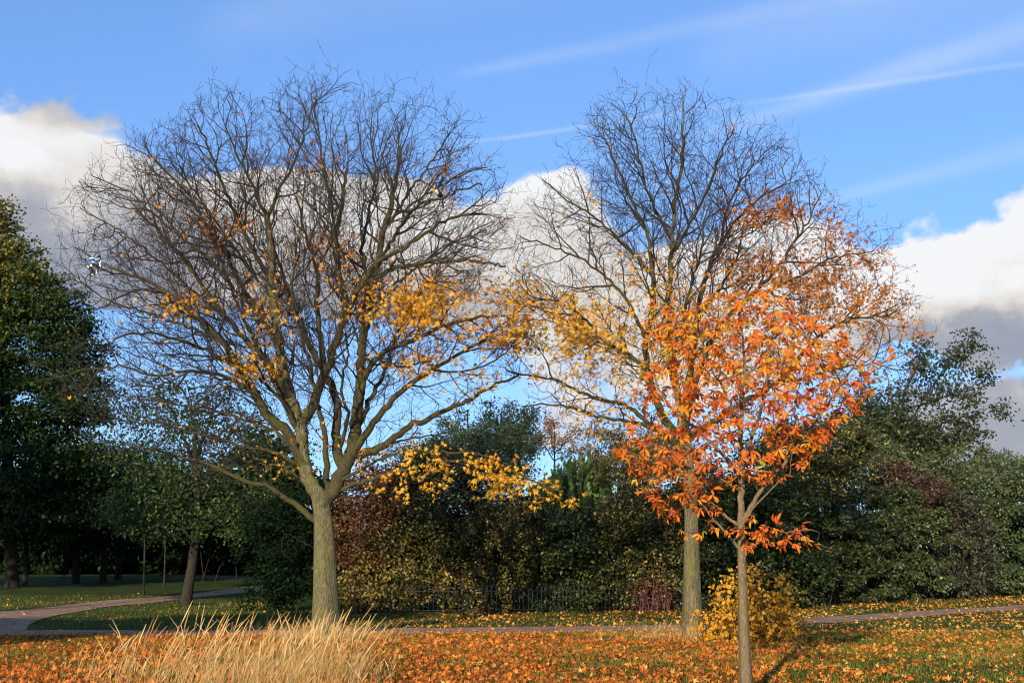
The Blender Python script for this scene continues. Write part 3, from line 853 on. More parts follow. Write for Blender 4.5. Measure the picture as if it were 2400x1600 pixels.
    zones = [(1000,710,110,45,1.1),(1130,750,90,50,.8),(1010,852,85,28,.8),(1105,890,40,34,.8),(900,700,50,40,.5),(735,370,40,18,.14),(1060,385,45,25,.10),(590,855,45,26,.8),(800,590,60,40,.12),
             (420,710,60,25,.25),(640,720,50,60,.2),(540,520,50,40,.12),(880,1130,70,60,.75),(1180,1105,95,50,1.6),(1010,1100,80,50,.8),(1280,1160,60,30,1.6),(930,1170,50,30,.7),(690,1080,90,60,.10),(1160,680,60,40,.4)]
    vf = lambda q, r: .30 + .35 * sstep(560, 700, q[:, 1]) + .12 * sstep(1040, 1100, q[:, 1]) + r.normal(0, .15, len(q))
    n = maple_leaves(t, root, zones, 'maple_leaf', .004, .135, rg, vf)
    print('left maple', len(t.pos), n)
    return t, root
LEFT, left_root = build_left_maple()

def build_right_maple():
    b = ground_at(1622, 1492); Y0 = b[1]
    t = Tree(Y0, 23); rg = t.rg
    t.limb([(1624,1494),(1622,1440),(1620,1330),(1619,1204),(1614,1100),(1606,1020)], .262, .21, 0, step=.12)
    t.limb([(1606,1024),(1590,930),(1575,830),(1565,726),(1572,638),(1575,551),(1579,516),(1589,428),(1600,375),(1598,300)], .17, .03, .2)
    t.limb([(1606,1030),(1560,985),(1527,909),(1515,813),(1530,720),(1526,603),(1510,530),(1480,470),(1450,400),(1420,330)], .12, .024, -.6)
    t.limb([(1600,960),(1622,850),(1632,760),(1640,705),(1659,638),(1684,579),(1733,509),(1779,467),(1840,430)], .12, .024, .8)
    t.limb([(1604,1000),(1630,900),(1655,820),(1675,785),(1711,734),(1756,696),(1810,640),(1860,570),(1900,510)], .11, .024, -.8)
    t.limb([(1610,1035),(1720,955),(1817,898),(1890,820),(1940,775),(2010,745),(2080,740)], .10, .024, .5)
    t.limb([(1608,1045),(1540,1010),(1473,955),(1374,924),(1297,890),(1190,872)], .085, .022, .2)
    t.limb([(1612,1070),(1560,1020),(1489,990),(1397,974),(1316,951),(1225,951)], .07, .018, -1.4)
    t.limb([(1550,970),(1500,855),(1455,820),(1412,794),(1366,740),(1310,710),(1240,690)], .075, .02, -1.0)
    t.limb([(1518,800),(1480,720),(1430,660),(1370,610),(1300,580),(1230,560)], .06, .02, .8)
    t.limb([(1526,640),(1480,590),(1430,540),(1380,500),(1330,470),(1270,420)], .055, .018, 1.6)
    t.limb([(1575,560),(1540,500),(1510,420),(1490,330),(1470,270)], .05, .018, -1.0)
    t.limb([(1575,600),(1620,520),(1660,440),(1690,360),(1720,300)], .055, .018, -1.2)
    t.limb([(1690,570),(1700,500),(1740,420),(1790,360)], .045, .016, 1.6)
    t.limb([(1760,692),(1830,670),(1900,630),(1970,600),(2040,590)], .05, .018, 1.0)
    t.limb([(1820,895),(1900,880),(1980,860),(2060,850)], .05, .018, -.8)
    t.limb([(1632,760),(1670,700),(1720,620),(1740,560),(1800,520)], .05, .018, 2.0)
    t.limb([(1590,920),(1570,860),(1600,780),(1610,700),(1640,600),(1650,520)], .06, .02, -2.0)
    poly = [(1195,600),(1225,480),(1290,430),(1330,370),(1365,300),(1400,245),(1460,218),(1530,228),(1592,218),(1673,228),(1735,262),(1750,300),(1800,305),(1858,325),(1888,395),(1940,450),(2000,490),(2075,550),(2090,610),(2135,690),(2165,775),(2135,880),(2060,900),(1940,920),(1760,990),(1640,930),(1560,1060),(1400,1030),(1270,940),(1190,880),(1165,780),(1170,660)]
    A_ = crown_points(poly, 5000, Y0, 4.4, 330, rg)
    t.ramify(poly, 4.4, 330, (1612, 1130), first=.14)
    t.grow(A_, D=.13, dk=.26, di=1.6, iters=90, inertia=.9, up=.08, jit=.14, skip=12)
    t.twiglets(.10, 2, .11)
    t.radii(.0043, 2.25, .05)
    root = thing('maple_tree', tuple(b), 'tall maple with one straight trunk, bare on top, rusty leaves on its right', 'tree', 'large maples on the leaf strewn lawn')
    t.build(root, 'maple_bark', 'maple_limb')
    zones = [(1330,770,120,55,1.5),(1230,715,70,45,.8),(1420,800,80,60,1.2),(1500,690,60,60,.5),(1440,960,70,60,.7),(1480,840,60,60,.8),(1300,860,80,40,.4),
             (1860,490,75,30,.6),(1790,500,50,28,.35),(1970,555,70,35,.6),(2030,610,45,40,.7),(1850,640,110,45,1.0),(1740,650,60,50,.5),(2010,715,75,40,1.5),(1940,690,80,50,1.0),(2090,770,50,40,.8),(1900,800,110,60,.8),(1700,800,150,100,.6),(1980,880,80,40,.4)]
    vf = lambda q, r: .62 - .42 * sstep(1480, 1800, q[:, 0]) + .12 * sstep(560, 760, q[:, 1]) + r.normal(0, .14, len(q))
    n = maple_leaves(t, root, zones, 'maple_leaf', .006, .125, rg, vf)
    print('right maple', len(t.pos), n)
build_right_maple()

# ------------------------------------------------------------------ young horse chestnut in front
def build_chestnut():
    b = ground_at(1752, 1645); Y0 = b[1]
    t = Tree(Y0, 37); rg = t.rg
    t.limb([(1750,1650),(1746,1550),(1742,1440),(1739,1340),(1737,1250),(1736,1212)], .085, .066, 0, step=.08, wig=0)
    t.limb([(1736,1215),(1737,1120),(1735,1020),(1738,930),(1746,860),(1742,800),(1734,740),(1732,690)], .052, .009, .05, step=.08, wig=.006)
    t.limb([(1738,1225),(1762,1185),(1790,1140),(1838,1085),(1885,1022),(1930,960),(1980,890),(2020,830)], .034, .009, -.3, step=.08, wig=.006)
    t.limb([(1737,1230),(1775,1180),(1820,1135),(1850,1110)], .018, .008, -.6, step=.08, wig=.006)
    t.limb([(1737,1295),(1700,1245),(1660,1202),(1640,1170)], .024, .01, -.2, step=.08, wig=.006)
    t.limb([(1736,1240),(1705,1212),(1690,1195)], .03, .012, .2, step=.08, wig=.004)
    t.limb([(1737,1298),(1770,1275),(1800,1262),(1850,1246),(1900,1240)], .016, .007, -.5, step=.08, wig=.006)
    t.limb([(1736,1120),(1690,1060),(1640,1010),(1580,960),(1540,900),(1530,830)], .026, .008, -.2, step=.08, wig=.008)
    t.limb([(1738,1090),(1770,1010),(1790,930),(1800,850),(1812,760),(1815,690)], .026, .008, .5, step=.08, wig=.008)
    t.limb([(1740,900),(1775,850),(1810,800),(1850,760),(1880,735)], .018, .007, -.2, step=.08, wig=.008)
    t.limb([(1736,1150),(1680,1120),(1600,1090),(1530,1070),(1480,1065)], .02, .007, -.5, step=.08, wig=.008)
    t.limb([(1736,1000),(1700,920),(1660,850),(1640,780),(1630,720)], .02, .007, -.4, step=.08, wig=.008)
    t.limb([(1800,1130),(1850,1080),(1900,1060),(1950,1020)], .016, .006, .6, step=.08, wig=.008)
    t.limb([(1700,1245),(1650,1240),(1620,1250)], .010, .005, -.4, step=.08, wig=.008)
    poly = [(1535,740),(1640,710),(1720,680),(1800,685),(1890,745),(1990,800),(2050,850),(2030,930),(1960,1000),(1900,1060),(1820,1110),(1720,1120),(1640,1180),(1550,1185),(1480,1090),(1470,1040),(1510,940),(1515,850)]
    A_ = crown_points(poly, 1700, Y0, 1.35, 220, rg)
    low = [(1745,1235),(1820,1215),(1900,1225),(1945,1260),(1880,1285),(1800,1280),(1745,1290)]
    A2 = crown_points(low, 110, Y0, .3, 60, rg, -.4)
    lw = [(1625,1180),(1690,1200),(1690,1270),(1630,1260)]
    A3 = crown_points(lw, 12, Y0, .3, 60, rg, -.3)
    t.grow(np.concatenate([A_, A2, A3]), D=.08, dk=.13, di=1.3, iters=100, inertia=.6, skip=18)
    t.radii(.0035, 2.3, .014)
    root = thing('horse_chestnut_tree', tuple(b), 'young horse chestnut with slim pale trunk and fiery orange leaves in front', 'tree')
    t.build(root, 'chestnut_bark', 'chestnut_bark', .011, 18)
    pos = np.array(t.pos); n = len(pos); ch = np.zeros(n, int)
    for p in t.par:
        if p >= 0: ch[p] += 1
    par = np.array(t.par)
    idx = [i for i in range(n) if (t.lid[i] < 0 and (ch[i] == 0 or rg.random() < .42)) or (t.lid[i] > 0 and t.r[i] < .011 and rg.random() < .3)]
    idx = np.array([i for i in idx for _ in range(int(rg.integers(2, 5)) if ch[i] == 0 else 1)])
    d = pos[idx] - pos[par[idx]]; d /= (np.linalg.norm(d, axis=1, keepdims=True) + 1e-9)
    ax = d * .6 + rg.normal(0, .5, (len(idx), 3)) + np.array([-.1, -.2, -.45])
    axn = ax / np.linalg.norm(ax, axis=1, keepdims=True)
    p = pos[idx] + axn * .05
    nr = rg.normal(0, .45, (len(idx), 3)) + np.array([-.2, -.45, .75])
    sz = rg.uniform(.055, .125, len(idx))
    v = np.clip(.42 + rg.normal(0, .24, len(idx)) + .12 * (proj(p)[:, 1] < 900), 0, .999)
    leaf_part(root, CHESTS, p, ax, nr, sz, v, 'chestnut_leaf', 300, 18, rg, near=-p[:, 1])
    print('chestnut', n, len(idx))
build_chestnut()

# ------------------------------------------------------------------ shrubs, hedge and background trees
def lobes_world(lobes):
    out = []
    for (cx, cy, rx, ry, Y, dd) in lobes:
        c = P(cx, cy, Y); out.append((c, np.array([rx * Y / F, dd, ry * Y / F])))
    return out
def clump_leaves(L, ncl, nleaf, sig, rg, inner=.5, gap=0.0):
    """leaves gathered in clumps towards the outside of the lobes"""
    vol = np.array([r[0] * r[2] for c, r in L]); vol = vol / vol.sum()
    P_, D_ = [], []
    for (c, r), f in zip(L, vol):
        n = max(3, int(ncl * f))
        d = rand_unit(rg, n); rad = rg.uniform(inner, 1.0, n) ** .7
        lump = 1 + .34 * np.sin(d[:, 0] * 6 + c[0]) * np.sin(d[:, 2] * 7 + c[2] * 2) + rg.normal(0, .10, n)
        cc = c + d * (rad * lump)[:, None] * r
        k = rg.poisson(nleaf, n)
        idx = np.repeat(np.arange(n), k)
        P_.append(cc[idx] + rg.normal(0, 1, (len(idx), 3)) * np.array(sig)); D_.append(d[idx])
    P_, D_ = np.concatenate(P_), np.concatenate(D_)
    keep = P_[:, 2] > gz(P_[:, 0], P_[:, 1]) + .02
    return P_[keep], D_[keep]
def foliage(root, pts, dirs, size, mat, rg, shape=LEAF, up=.35, vm=.45, vs=.2, name='foliage', vclump=None):
    o = np.array(root.location); n = len(pts)
    ax = dirs * .5 + rg.normal(0, .6, (n, 3)) + np.array([0, 0, -.25])
    nr = dirs * .45 + rg.normal(0, .7, (n, 3)) + np.array([-.1, -.2, up])
    v = np.clip(vm + rg.normal(0, vs, n) + (0 if vclump is None else vclump), 0, 1)
    V, Fc, a = scatter(shape, pts - o, frames(ax, nr), size * rg.uniform(.6, 1.35, n), v)
    return link(name, mesh_np(name, V, Fc, mat, a), root, kind='stuff')
def stems(root, rg, pts, n, h, spread, r, mat='dark_bark', lean=.2):
    """woody stems rising from the ground, each a part"""
    o = np.array(root.location)
    for i in range(n):
        x, y = pts[0] + rg.uniform(-spread, spread), pts[1] + rg.uniform(-.5, .5)
        z = float(gz(x, y)) - .05; p = np.array([x, y, z]); path = [p]
        d = np.array([rg.normal(0, lean), rg.normal(0, lean), 1.0])
        H = h * rg.uniform(.6, 1.05)
        for s in range(5):
            p = p + d / np.linalg.norm(d) * H / 5; path.append(p); d = d + np.array([rg.normal(0, .16), rg.normal(0, .16), 0])
        path = np.array(path); rr = np.linspace(r, r * .3, len(path))
        V, Fc = loft(path - o, rr, 6)
        link('stem', mesh_np('stem', V, Fc, mat, smooth=True), root)
SEED = [100]
def shrub(name, label, cat, lobes, mat, ncl, nleaf, size, sig=(.22, .22, .16), nst=5, group=None, shape=LEAF, inner=.55, vm=.45, vs=.2, up=.35, stem_h=None, stem_mat='dark_bark', stem_r=.035, lean=.15):
    SEED[0] += 7; rg = np.random.default_rng(SEED[0])
    L = lobes_world(lobes)
    c = L[0][0]; base = (c[0], c[1], float(gz(c[0], c[1])))
    root = thing(name, base, label, cat, group)
    pts, dirs = clump_leaves(L, int(ncl * .62), nleaf * 1.45, tuple(c_ * .85 for c_ in sig), rg, inner * .7)
    foliage(root, pts, dirs, size * (.88 + .3 * rg.random()), mat, rg, shape, up, vm, vs)
    if nst:
        w = L[0][1][0] * .6
        stems(root, rg, (c[0], c[1]), nst, (stem_h or (c[2] - base[2]) * 1.0), w, stem_r, stem_mat, lean)
    return root
HG = 'shrubs of the hedge behind the path'
YH = ground_at(1200, 1436)[1]
print('hedge distance', YH)
shrub('dark_shrub', 'blackish evergreen shrub left of the forked trunk, deep in shade', 'shrub', [(660,1330,90,110,YH+1.5,1.6),(640,1230,80,60,YH+2,1.4),(710,1200,80,80,YH+2,1.4)], 'shade_tinted_green', 420, 45, .13, nst=4, group=HG, vm=.25)  # leaf value lowered, painting its shade into the colour
shrub('russet_shrub', 'brown red leaved shrub just right of the forked trunk', 'shrub', [(850,1200,95,110,YH+1.8,1.6),(840,1310,90,80,YH+1.6,1.4),(930,1140,80,60,YH+2.2,1.4)], 'hedge_russet', 420, 45, .13, nst=6, group=HG)
shrub('yellow_green_shrub', 'low yellowing shrub behind the railing near the forked trunk', 'shrub', [(905,1370,120,70,YH+1.0,1.1),(830,1390,60,50,YH+.9,.9),(985,1320,70,70,YH+1.3,1.1),(890,1290,70,60,YH+1.5,1.1)], 'hedge_yellow', 420, 34, .13, nst=5, group=HG, vs=.25)
shrub('dark_olive_shrub', 'tall dark olive shrub under the hanging yellow maple leaves', 'shrub', [(1060,1190,130,120,YH+2.6,1.8),(1030,1300,100,110,YH+2,1.6),(1130,1110,110,60,YH+3.2,1.6),(970,1130,80,60,YH+3,1.5)], 'hedge_olive', 700, 42, .125, nst=6, group=HG, vm=.28, vs=.34)
shrub('speckled_shrub', 'shrub with shiny pale green leaves in the middle of the hedge', 'shrub', [(1170,1290,90,120,YH+1.5,1.4),(1120,1390,110,50,YH+.9,1.0),(1210,1220,70,70,YH+2,1.3)], 'hedge_yellow', 520, 36, .115, nst=6, group=HG, vm=.26, vs=.34)
shrub('evergreen_shrub', 'dark evergreen shrub in the hedge above the bare railing', 'shrub', [(1340,1310,110,105,YH+1.8,1.6),(1320,1250,110,55,YH+2.4,1.6),(1330,1400,110,40,YH+.9,.9)], 'dark_green', 640, 42, .125, nst=5, group=HG, vm=.55, vs=.25)
shrub('ivy_clad_shrub', 'olive green leafy shrub left of the straight maple trunk', 'shrub', [(1490,1230,110,110,YH+1.8,1.6),(1450,1320,70,100,YH+1.5,1.3),(1560,1300,70,130,YH+1.7,1.4),(1530,1180,90,50,YH+2.6,1.5)], 'hedge_olive', 760, 42, .12, nst=5, group=HG, vm=.40, vs=.34)
shrub('dark_holly_shrub', 'dark green shrub between the straight maple trunk and the yellow bush', 'shrub', [(1720,1250,120,130,YH+2,1.7),(1690,1360,110,70,YH+1.5,1.4),(1810,1200,110,100,YH+2.6,1.6),(1640,1170,90,80,YH+2.8,1.5),(1850,1340,90,80,YH+3,1.5)], 'dark_green', 900, 42, .125, nst=8, group=HG, vm=.5)
shrub('ivy_hedge', 'smooth clipped dark green ivy hedge right of the yellow bush', 'hedge', [(2000,1310,110,105,YH+6.5,1.7),(1940,1250,90,90,YH+6,1.6),(2110,1290,110,120,YH+8,1.7),(2060,1210,110,70,YH+8,1.7),(1900,1360,60,60,YH+5,1.2)], 'ivy', 1250, 42, .125, (.16, .16, .12), nst=6, group=HG, inner=.75)
shrub('purple_shrub', 'dull purple leaved shrub in the hedge near the right edge', 'shrub', [(2250,1290,75,115,YH+10.5,1.6),(2190,1365,80,35,YH+9.5,1.2),(2235,1200,60,50,YH+11,1.4)], 'purple', 560, 42, .12, (.2, .2, .15), nst=4, group=HG, inner=.6, vs=.3)
shrub('grey_green_shrub', 'grey green leafy shrub at the right edge of the hedge', 'shrub', [(2380,1250,95,140,YH+13.5,1.9),(2440,1180,100,120,YH+16,1.9),(2330,1340,60,50,YH+12,1.2),(2400,1350,80,40,YH+13,1.2)], 'sage', 760, 46, .125, (.19, .19, .13), nst=4, group=HG, inner=.7, vm=.30)
shrub('sage_green_shrub', 'large pale sage green shrub rising behind the ivy hedge', 'shrub', [(2180,1130,140,90,YH+13,2.2),(2290,1150,110,80,YH+14,2.2),(2050,1120,120,90,YH+12,2.0),(2330,1110,90,50,YH+15,2.0)], 'sage', 1100, 40, .135, nst=4, group=HG, inner=.7, vm=.5)
shrub('burgundy_shrub', 'wine red shrub above the ivy hedge, before the sage green one', 'shrub', [(2140,1150,75,48,YH+9.6,1.2),(2090,1120,60,40,YH+9.6,1.1)], 'burgundy', 190, 36, .12, nst=3, group=HG, inner=.5)
shrub('brown_shrub', 'brownish olive shrub showing between the orange crown and ivy hedge', 'shrub', [(1900,1130,110,80,YH+4.5,1.7),(1960,1050,100,70,YH+6,1.7),(1850,1060,110,60,YH+5.5,1.7)], 'hedge_olive', 700, 42, .125, nst=4, group=HG, vm=.38, vs=.34)
shrub('tall_green_shrub', 'grey green shrub top rising behind the hanging yellow leaves', 'shrub', [(1090,1050,110,55,YH+6,1.8),(1180,1060,90,50,YH+7,1.8),(1000,1080,80,40,YH+6,1.6)], 'sage', 460, 44, .12, nst=3, group=HG, inner=.6, vm=.4)
shrub('amber_shrub', 'amber tinted shrub behind the hedge, left of the straight maple', 'shrub', [(1480,1090,100,50,YH+6,1.6),(1560,1060,80,60,YH+7,1.6),(1430,1050,60,50,YH+8,1.4)], 'hedge_yellow', 420, 40, .125, nst=3, group=HG, inner=.5, vm=.5)
shrub('sparse_shrub', 'thin twiggy shrub top at the far right edge against the grey sky', 'shrub', [(2400,1125,70,45,YH+18,1.5),(2370,1100,30,30,YH+18,1.0)], 'poplar', 110, 22, .12, nst=6, group=HG, inner=.3, stem_h=5.5, stem_r=.03, lean=.25)
# red stemmed dogwood
dog = shrub('red_dogwood', 'dogwood with dark red bare stems behind the railing', 'shrub', [(1530,1385,70,45,YH+.8,.7)], 'hedge_russet', 40, 14, .11, nst=42, group=HG, stem_h=1.9, stem_mat='dogwood_stem', stem_r=.013, lean=.12)
# upright willow-like green shoots
def upright():
    rg = np.random.default_rng(77)
    Y = YH + 7
    c = P(1345, 1120, Y); root = thing('upright_willow', (c[0], c[1], float(gz(c[0], c[1]))), 'bright green shrub of upright narrow shoots behind the hedge', 'shrub', HG)
    o = np.array(root.location)
    pts, dirs = [], []
    for i in range(120):
        px = rg.uniform(1240, 1440); top = 1085 + 55 * abs((px - 1375) / 100) ** 1.5 + rg.uniform(-22, 30)
        yy = Y + rg.uniform(-1, 1)
        a, b = P(px + rg.uniform(-8, 8), 1240, yy), P(px, top, yy)
        t = np.linspace(0, 1, 60); q = a + (b - a) * t[:, None] + rg.normal(0, .05, (60, 3))
        pts.append(q); dirs.append(np.tile(b - a, (60, 1)) / np.linalg.norm(b - a))
        if i % 8 == 0:
            g = np.array([a[0], yy, float(gz(a[0], yy))]); V, Fc = loft(np.array([g, a, b]) - o, [.03, .02, .006], 5)
            link('stem', mesh_np('stem', V, Fc, 'dark_bark', smooth=True), root)
    pts, dirs = np.concatenate(pts), np.concatenate(dirs); n = len(pts)
    V, Fc, a = scatter(LEAF, pts - o, frames(dirs + rg.normal(0, .28, (n, 3)), rg.normal(0, .6, (n, 3)) + np.array([0, -1, .2])), rg.uniform(.14, .24, n), np.clip(rg.normal(.5, .2, n), 0, 1))
    link('foliage', mesh_np('foliage', V, Fc, 'willow', a), root, kind='stuff')
upright()

def branch_tree(name, label, base_px, Y, trunk_pts, limbs, mat, nleaf, size, seed, r0=.2, sig=.3, group=None, crown=None, ncl=0, vm=.45, shape=LEAF, sigz=.2, vs=.2, inner=.5, per=40, bark='dark_bark', vtop=None, tuft=(14, .14)):
    """tree: tapered trunk, limbs as parts, crown of leaves in clumps (crown lobes) and along the limbs"""
    rg = np.random.default_rng(seed)
    pt = [P(x, y, Y) for x, y in trunk_pts]
    b = pt[0].copy(); b[2] = float(gz(b[0], b[1])) - .05; pt[0] = b
    root = thing(name, tuple(b), label, 'tree', group)
    path = smooth_path(pt, .3)
    V, Fc = loft(path - b, np.linspace(r0, r0 * .35, len(path)), 14, None, True)
    link('trunk', mesh_np('trunk', V, Fc, bark, smooth=True), root)
    lp = []
    for (pts, dy) in limbs:
        k = len(pts); pa = np.array([P(x, y, Y + dy * i / (k - 1)) for i, (x, y) in enumerate(pts)])
        pa[0] = path[np.argmin(np.linalg.norm(path - pa[0], axis=1))]
        pa = smooth_path(pa, .25); pa[1:-1] += rg.normal(0, .04, (len(pa) - 2, 3))
        V, Fc = loft(pa - b, np.linspace(r0 * .4, .015, len(pa)), 7)
        link('limb', mesh_np('limb', V, Fc, bark, smooth=True), root)
        lp.append(pa[len(pa) // 3:])
    P_, D_ = [], []
    if lp and nleaf:
        q = np.concatenate(lp); idx = rg.integers(0, len(q), nleaf // tuft[0])
        cc = q[idx] + rg.normal(0, 1, (len(idx), 3)) * np.array([sig, sig, sigz])
        ii = np.repeat(np.arange(len(cc)), tuft[0])
        P_.append(cc[ii] + rg.normal(0, 1, (len(ii), 3)) * np.array([tuft[1], tuft[1], tuft[1] * .65])); D_.append(rand_unit(rg, len(ii)))
    if crown:
        a, d = clump_leaves(lobes_world(crown), ncl, per, (sig, sig, sigz), rg, inner); P_.append(a); D_.append(d)
    pts, dirs = np.concatenate(P_), np.concatenate(D_)
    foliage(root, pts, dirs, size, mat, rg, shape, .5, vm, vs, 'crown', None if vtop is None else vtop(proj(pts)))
    return root
# right: poplar-like tree sprawling above the hedge
branch_tree('poplar_tree', 'green tree with ragged branches reaching into the sky at right', None, YH + 14, [(2130,1400),(2120,1200),(2110,1060),(2120,960)],
    [([(2120,1040),(2150,960),(2190,900),(2230,850),(2265,820),(2300,795)], 1), ([(2120,1080),(2180,1010),(2240,985),(2290,970),(2335,950)], -1), ([(2120,1090),(2190,1045),(2250,1030),(2300,1015)], 0),
     ([(2120,990),(2120,920),(2150,860),(2160,815)], -1), ([(2190,960),(2240,920),(2290,895),(2310,880)], .5), ([(2110,1060),(2060,980),(2030,930),(2000,900)], 1), ([(2115,1000),(2090,930),(2080,880)], 0)],
    'poplar', 8000, .17, 301, .16, .38, None, [(2070,1000,90,50,YH+14,1.6),(2150,1050,70,40,YH+14,1.4)], 260, .5, LEAF, .40, tuft=(40, .26))
branch_tree('dark_tree', 'small dark leafy tree showing between the two maples', None, YH + 16, [(1205,1400),(1200,1200),(1195,1080),(1190,980)],
    [([(1195,1080),(1170,1000),(1150,960)], 0), ([(1195,1060),(1230,1000),(1250,960)], 0)], 'dark_green', 900, .13, 311, .13, .2, None,
    [(1210,990,48,45,YH+16,1.2),(1175,1020,50,35,YH+16,1.2),(1235,1030,45,35,YH+16,1.2)], 150, .55, LEAF, .2)
branch_tree('thin_tree', 'thin leaved small tree against blue sky left of the dark one', None, YH + 14, [(1120,1400),(1110,1200),(1100,1060),(1095,960)],
    [([(1100,1060),(1060,1010),(1030,985)], 0), ([(1100,1040),(1075,990),(1070,950)], 0), ([(1100,1050),(1140,1000),(1150,950)], 0), ([(1105,1090),(1050,1060),(1010,1050)], 0)], 'dark_green', 1500, .13, 312, .09, .22)
branch_tree('russet_tree', 'far russet brown tree top just right of the dark one', None, YH + 22, [(1310,1390),(1305,1200),(1300,1080),(1300,1010)],
    [([(1302,1080),(1270,1040),(1250,1020)], 0), ([(1302,1070),(1330,1030),(1350,1005)], 0), ([(1302,1060),(1290,1010),(1280,985)], 0), ([(1303,1080),(1340,1060),(1380,1050)], 0)], 'hedge_russet', 2800, .12, 313, .09, .3, vm=.75)
# left: leaning tree by the side path
g = ground_at(437, 1418)
branch_tree('leaning_tree', 'leaning tree with dark trunk and loose green crown beside the side path', None, g[1], [(435,1420),(440,1380),(449,1330),(455,1280),(462,1220),(462,1130),(455,1020)],
    [([(455,1275),(420,1215),(385,1180),(340,1150)], -1.5), ([(458,1265),(500,1210),(560,1190),(620,1180)], -1), ([(460,1200),(400,1120),(340,1080),(280,1060)], 1), ([(462,1180),(520,1100),(580,1060),(640,1040)], 1),
     ([(460,1100),(420,1000),(390,940),(370,900)], 0), ([(460,1080),(490,990),(520,930),(550,890)], 0.5), ([(458,1240),(400,1240),(330,1230),(270,1220)], -2), ([(462,1150),(470,1080),(450,960),(440,900)], -1), ([(460,1220),(540,1230),(600,1240)], -2.2)],
    'oak_green', 9000, .14, 321, .23, .75, None, [(330,1190,90,36,g[1]-1.5,1.6),(420,1240,90,30,g[1]-2,1.4),(480,1120,150,60,g[1],2.4),(400,980,110,70,g[1]+.5,2.2),(540,1010,90,80,g[1]+.5,2.0),(580,1170,90,50,g[1]-1,1.6),(320,1050,70,50,g[1],1.8),(630,1060,80,90,g[1]+1,1.8),(280,970,60,60,g[1]+1,1.8)], 300, .5, LEAF, .3, inner=.1, per=26)
# left edge: tall dense hornbeam cone
g = ground_at(27, 1376)
Yb = g[1]
sunlit_v = lambda q: .38 * sstep(820, 560, q[:, 1]) + .12 * sstep(60, 0, q[:, 0])  # sunlit crown top painted into leaf colour; left edge lightened too
branch_tree('hornbeam_tree', 'tall dense dark green conical tree at the left edge', None, Yb, [(27,1378),(28,1340),(25,1250),(20,1100),(10,900),(0,700),(-5,520)],
    [([(25,1250),(80,1200),(150,1180)], -2), ([(22,1180),(90,1100),(180,1060)], -1), ([(18,1050),(90,960),(190,900)], 0), ([(10,900),(70,830),(150,780)], 0), ([(25,1240),(-60,1200),(-150,1190)], 0)],
    'hornbeam', 2500, .215, 331, .36, .45, None, [(-10,560,38,95,Yb,1.6),(20,650,70,90,Yb,2.2),(90,700,60,70,Yb-.5,2.0),(150,740,45,80,Yb-.5,1.9),(60,820,150,90,Yb,3.2),(190,830,48,70,Yb,2.0),(60,960,170,90,Yb,3.6),(200,930,50,60,Yb-1,2.0),(70,1100,180,90,Yb-.5,3.8),(60,1210,170,50,Yb-1,3.4),(-120,800,130,250,Yb,3.4),(-160,1100,150,180,Yb,3.6),(215,1080,50,60,Yb-1,2)], 3700, .34, LEAF, .12, inner=.6, per=32, vtop=sunlit_v)
# trees further back in the shade, and their undergrowth
BG = 'trees standing in the shade at left'
far = [(58,1371,'slim trunk just right of the conical tree, in shade',.16,[(90,1180,110,110)],11),(176,1366,'second shaded trunk right of the conical tree',.24,[(200,1180,110,120)],12),
       (241,1364,'dark trunk behind the side path, left of the pale one',.22,[(270,1170,110,110)],13),(275,1357,'paler trunk deepest in the shade at left',.22,[(320,1140,120,120)],14),
       (336,1396,'thin dark sapling trunk beside the side path',.055,[(340,1180,60,70)],15),(384,1378,'thin pale sapling trunk left of the leaning tree',.05,[(400,1160,70,80)],16)]
for px, py, lab, r0, cr_, sd in far:
    g = ground_at(px, py)
    lob = [(a, b_, c_, d_, g[1] + 1, 2.4) for a, b_, c_, d_ in cr_]
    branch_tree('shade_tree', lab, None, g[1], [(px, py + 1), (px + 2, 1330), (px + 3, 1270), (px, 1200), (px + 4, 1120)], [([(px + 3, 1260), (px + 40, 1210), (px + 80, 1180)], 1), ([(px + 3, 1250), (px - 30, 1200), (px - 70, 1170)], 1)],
        'shade_tinted_green', 900, .18, 340 + sd, r0, .45, BG, lob, 260, .45, LEAF, .25, per=34)
shrub('undergrowth', 'black shaded undergrowth closing off the lawn at far left', 'undergrowth', [(20,1300,160,60,100,3),(250,1300,160,60,100,3),(450,1300,150,60,98,3),(600,1290,120,70,92,3),(-160,1300,160,80,96,3),(700,1270,120,90,90,3)], 'shade_tinted_green', 1700, 36, .46, (.55,.55,.34), nst=5, inner=.2)
shrub('far_thicket', 'dark thicket of shrubs behind the leaning tree', 'thicket', [(560,1180,130,110,70,3),(480,1240,120,70,74,3),(640,1120,110,110,66,2.6),(330,1200,140,100,84,3),(120,1220,160,100,90,3)], 'shade_tinted_green', 1300, 36, .34, (.45,.45,.28), nst=5, inner=.2)

shrub('background_thicket', 'dark shrubbery filling in behind the middle of the hedge', 'thicket', [(x, 1270, 120, 130, YH + 9, 2.2) for x in range(760, 1960, 150)], 'shade_tinted_green', 1100, 36, .30, (.38,.38,.28), nst=8, inner=.3)
shrub('rear_thicket', 'dark shrubbery behind the purple shrub at right', 'thicket', [(x, 1290, 120, 110, YH + 19, 2.4) for x in range(1900, 2560, 130)], 'shade_tinted_green', 750, 36, .32, (.38,.38,.28), nst=8, inner=.3)
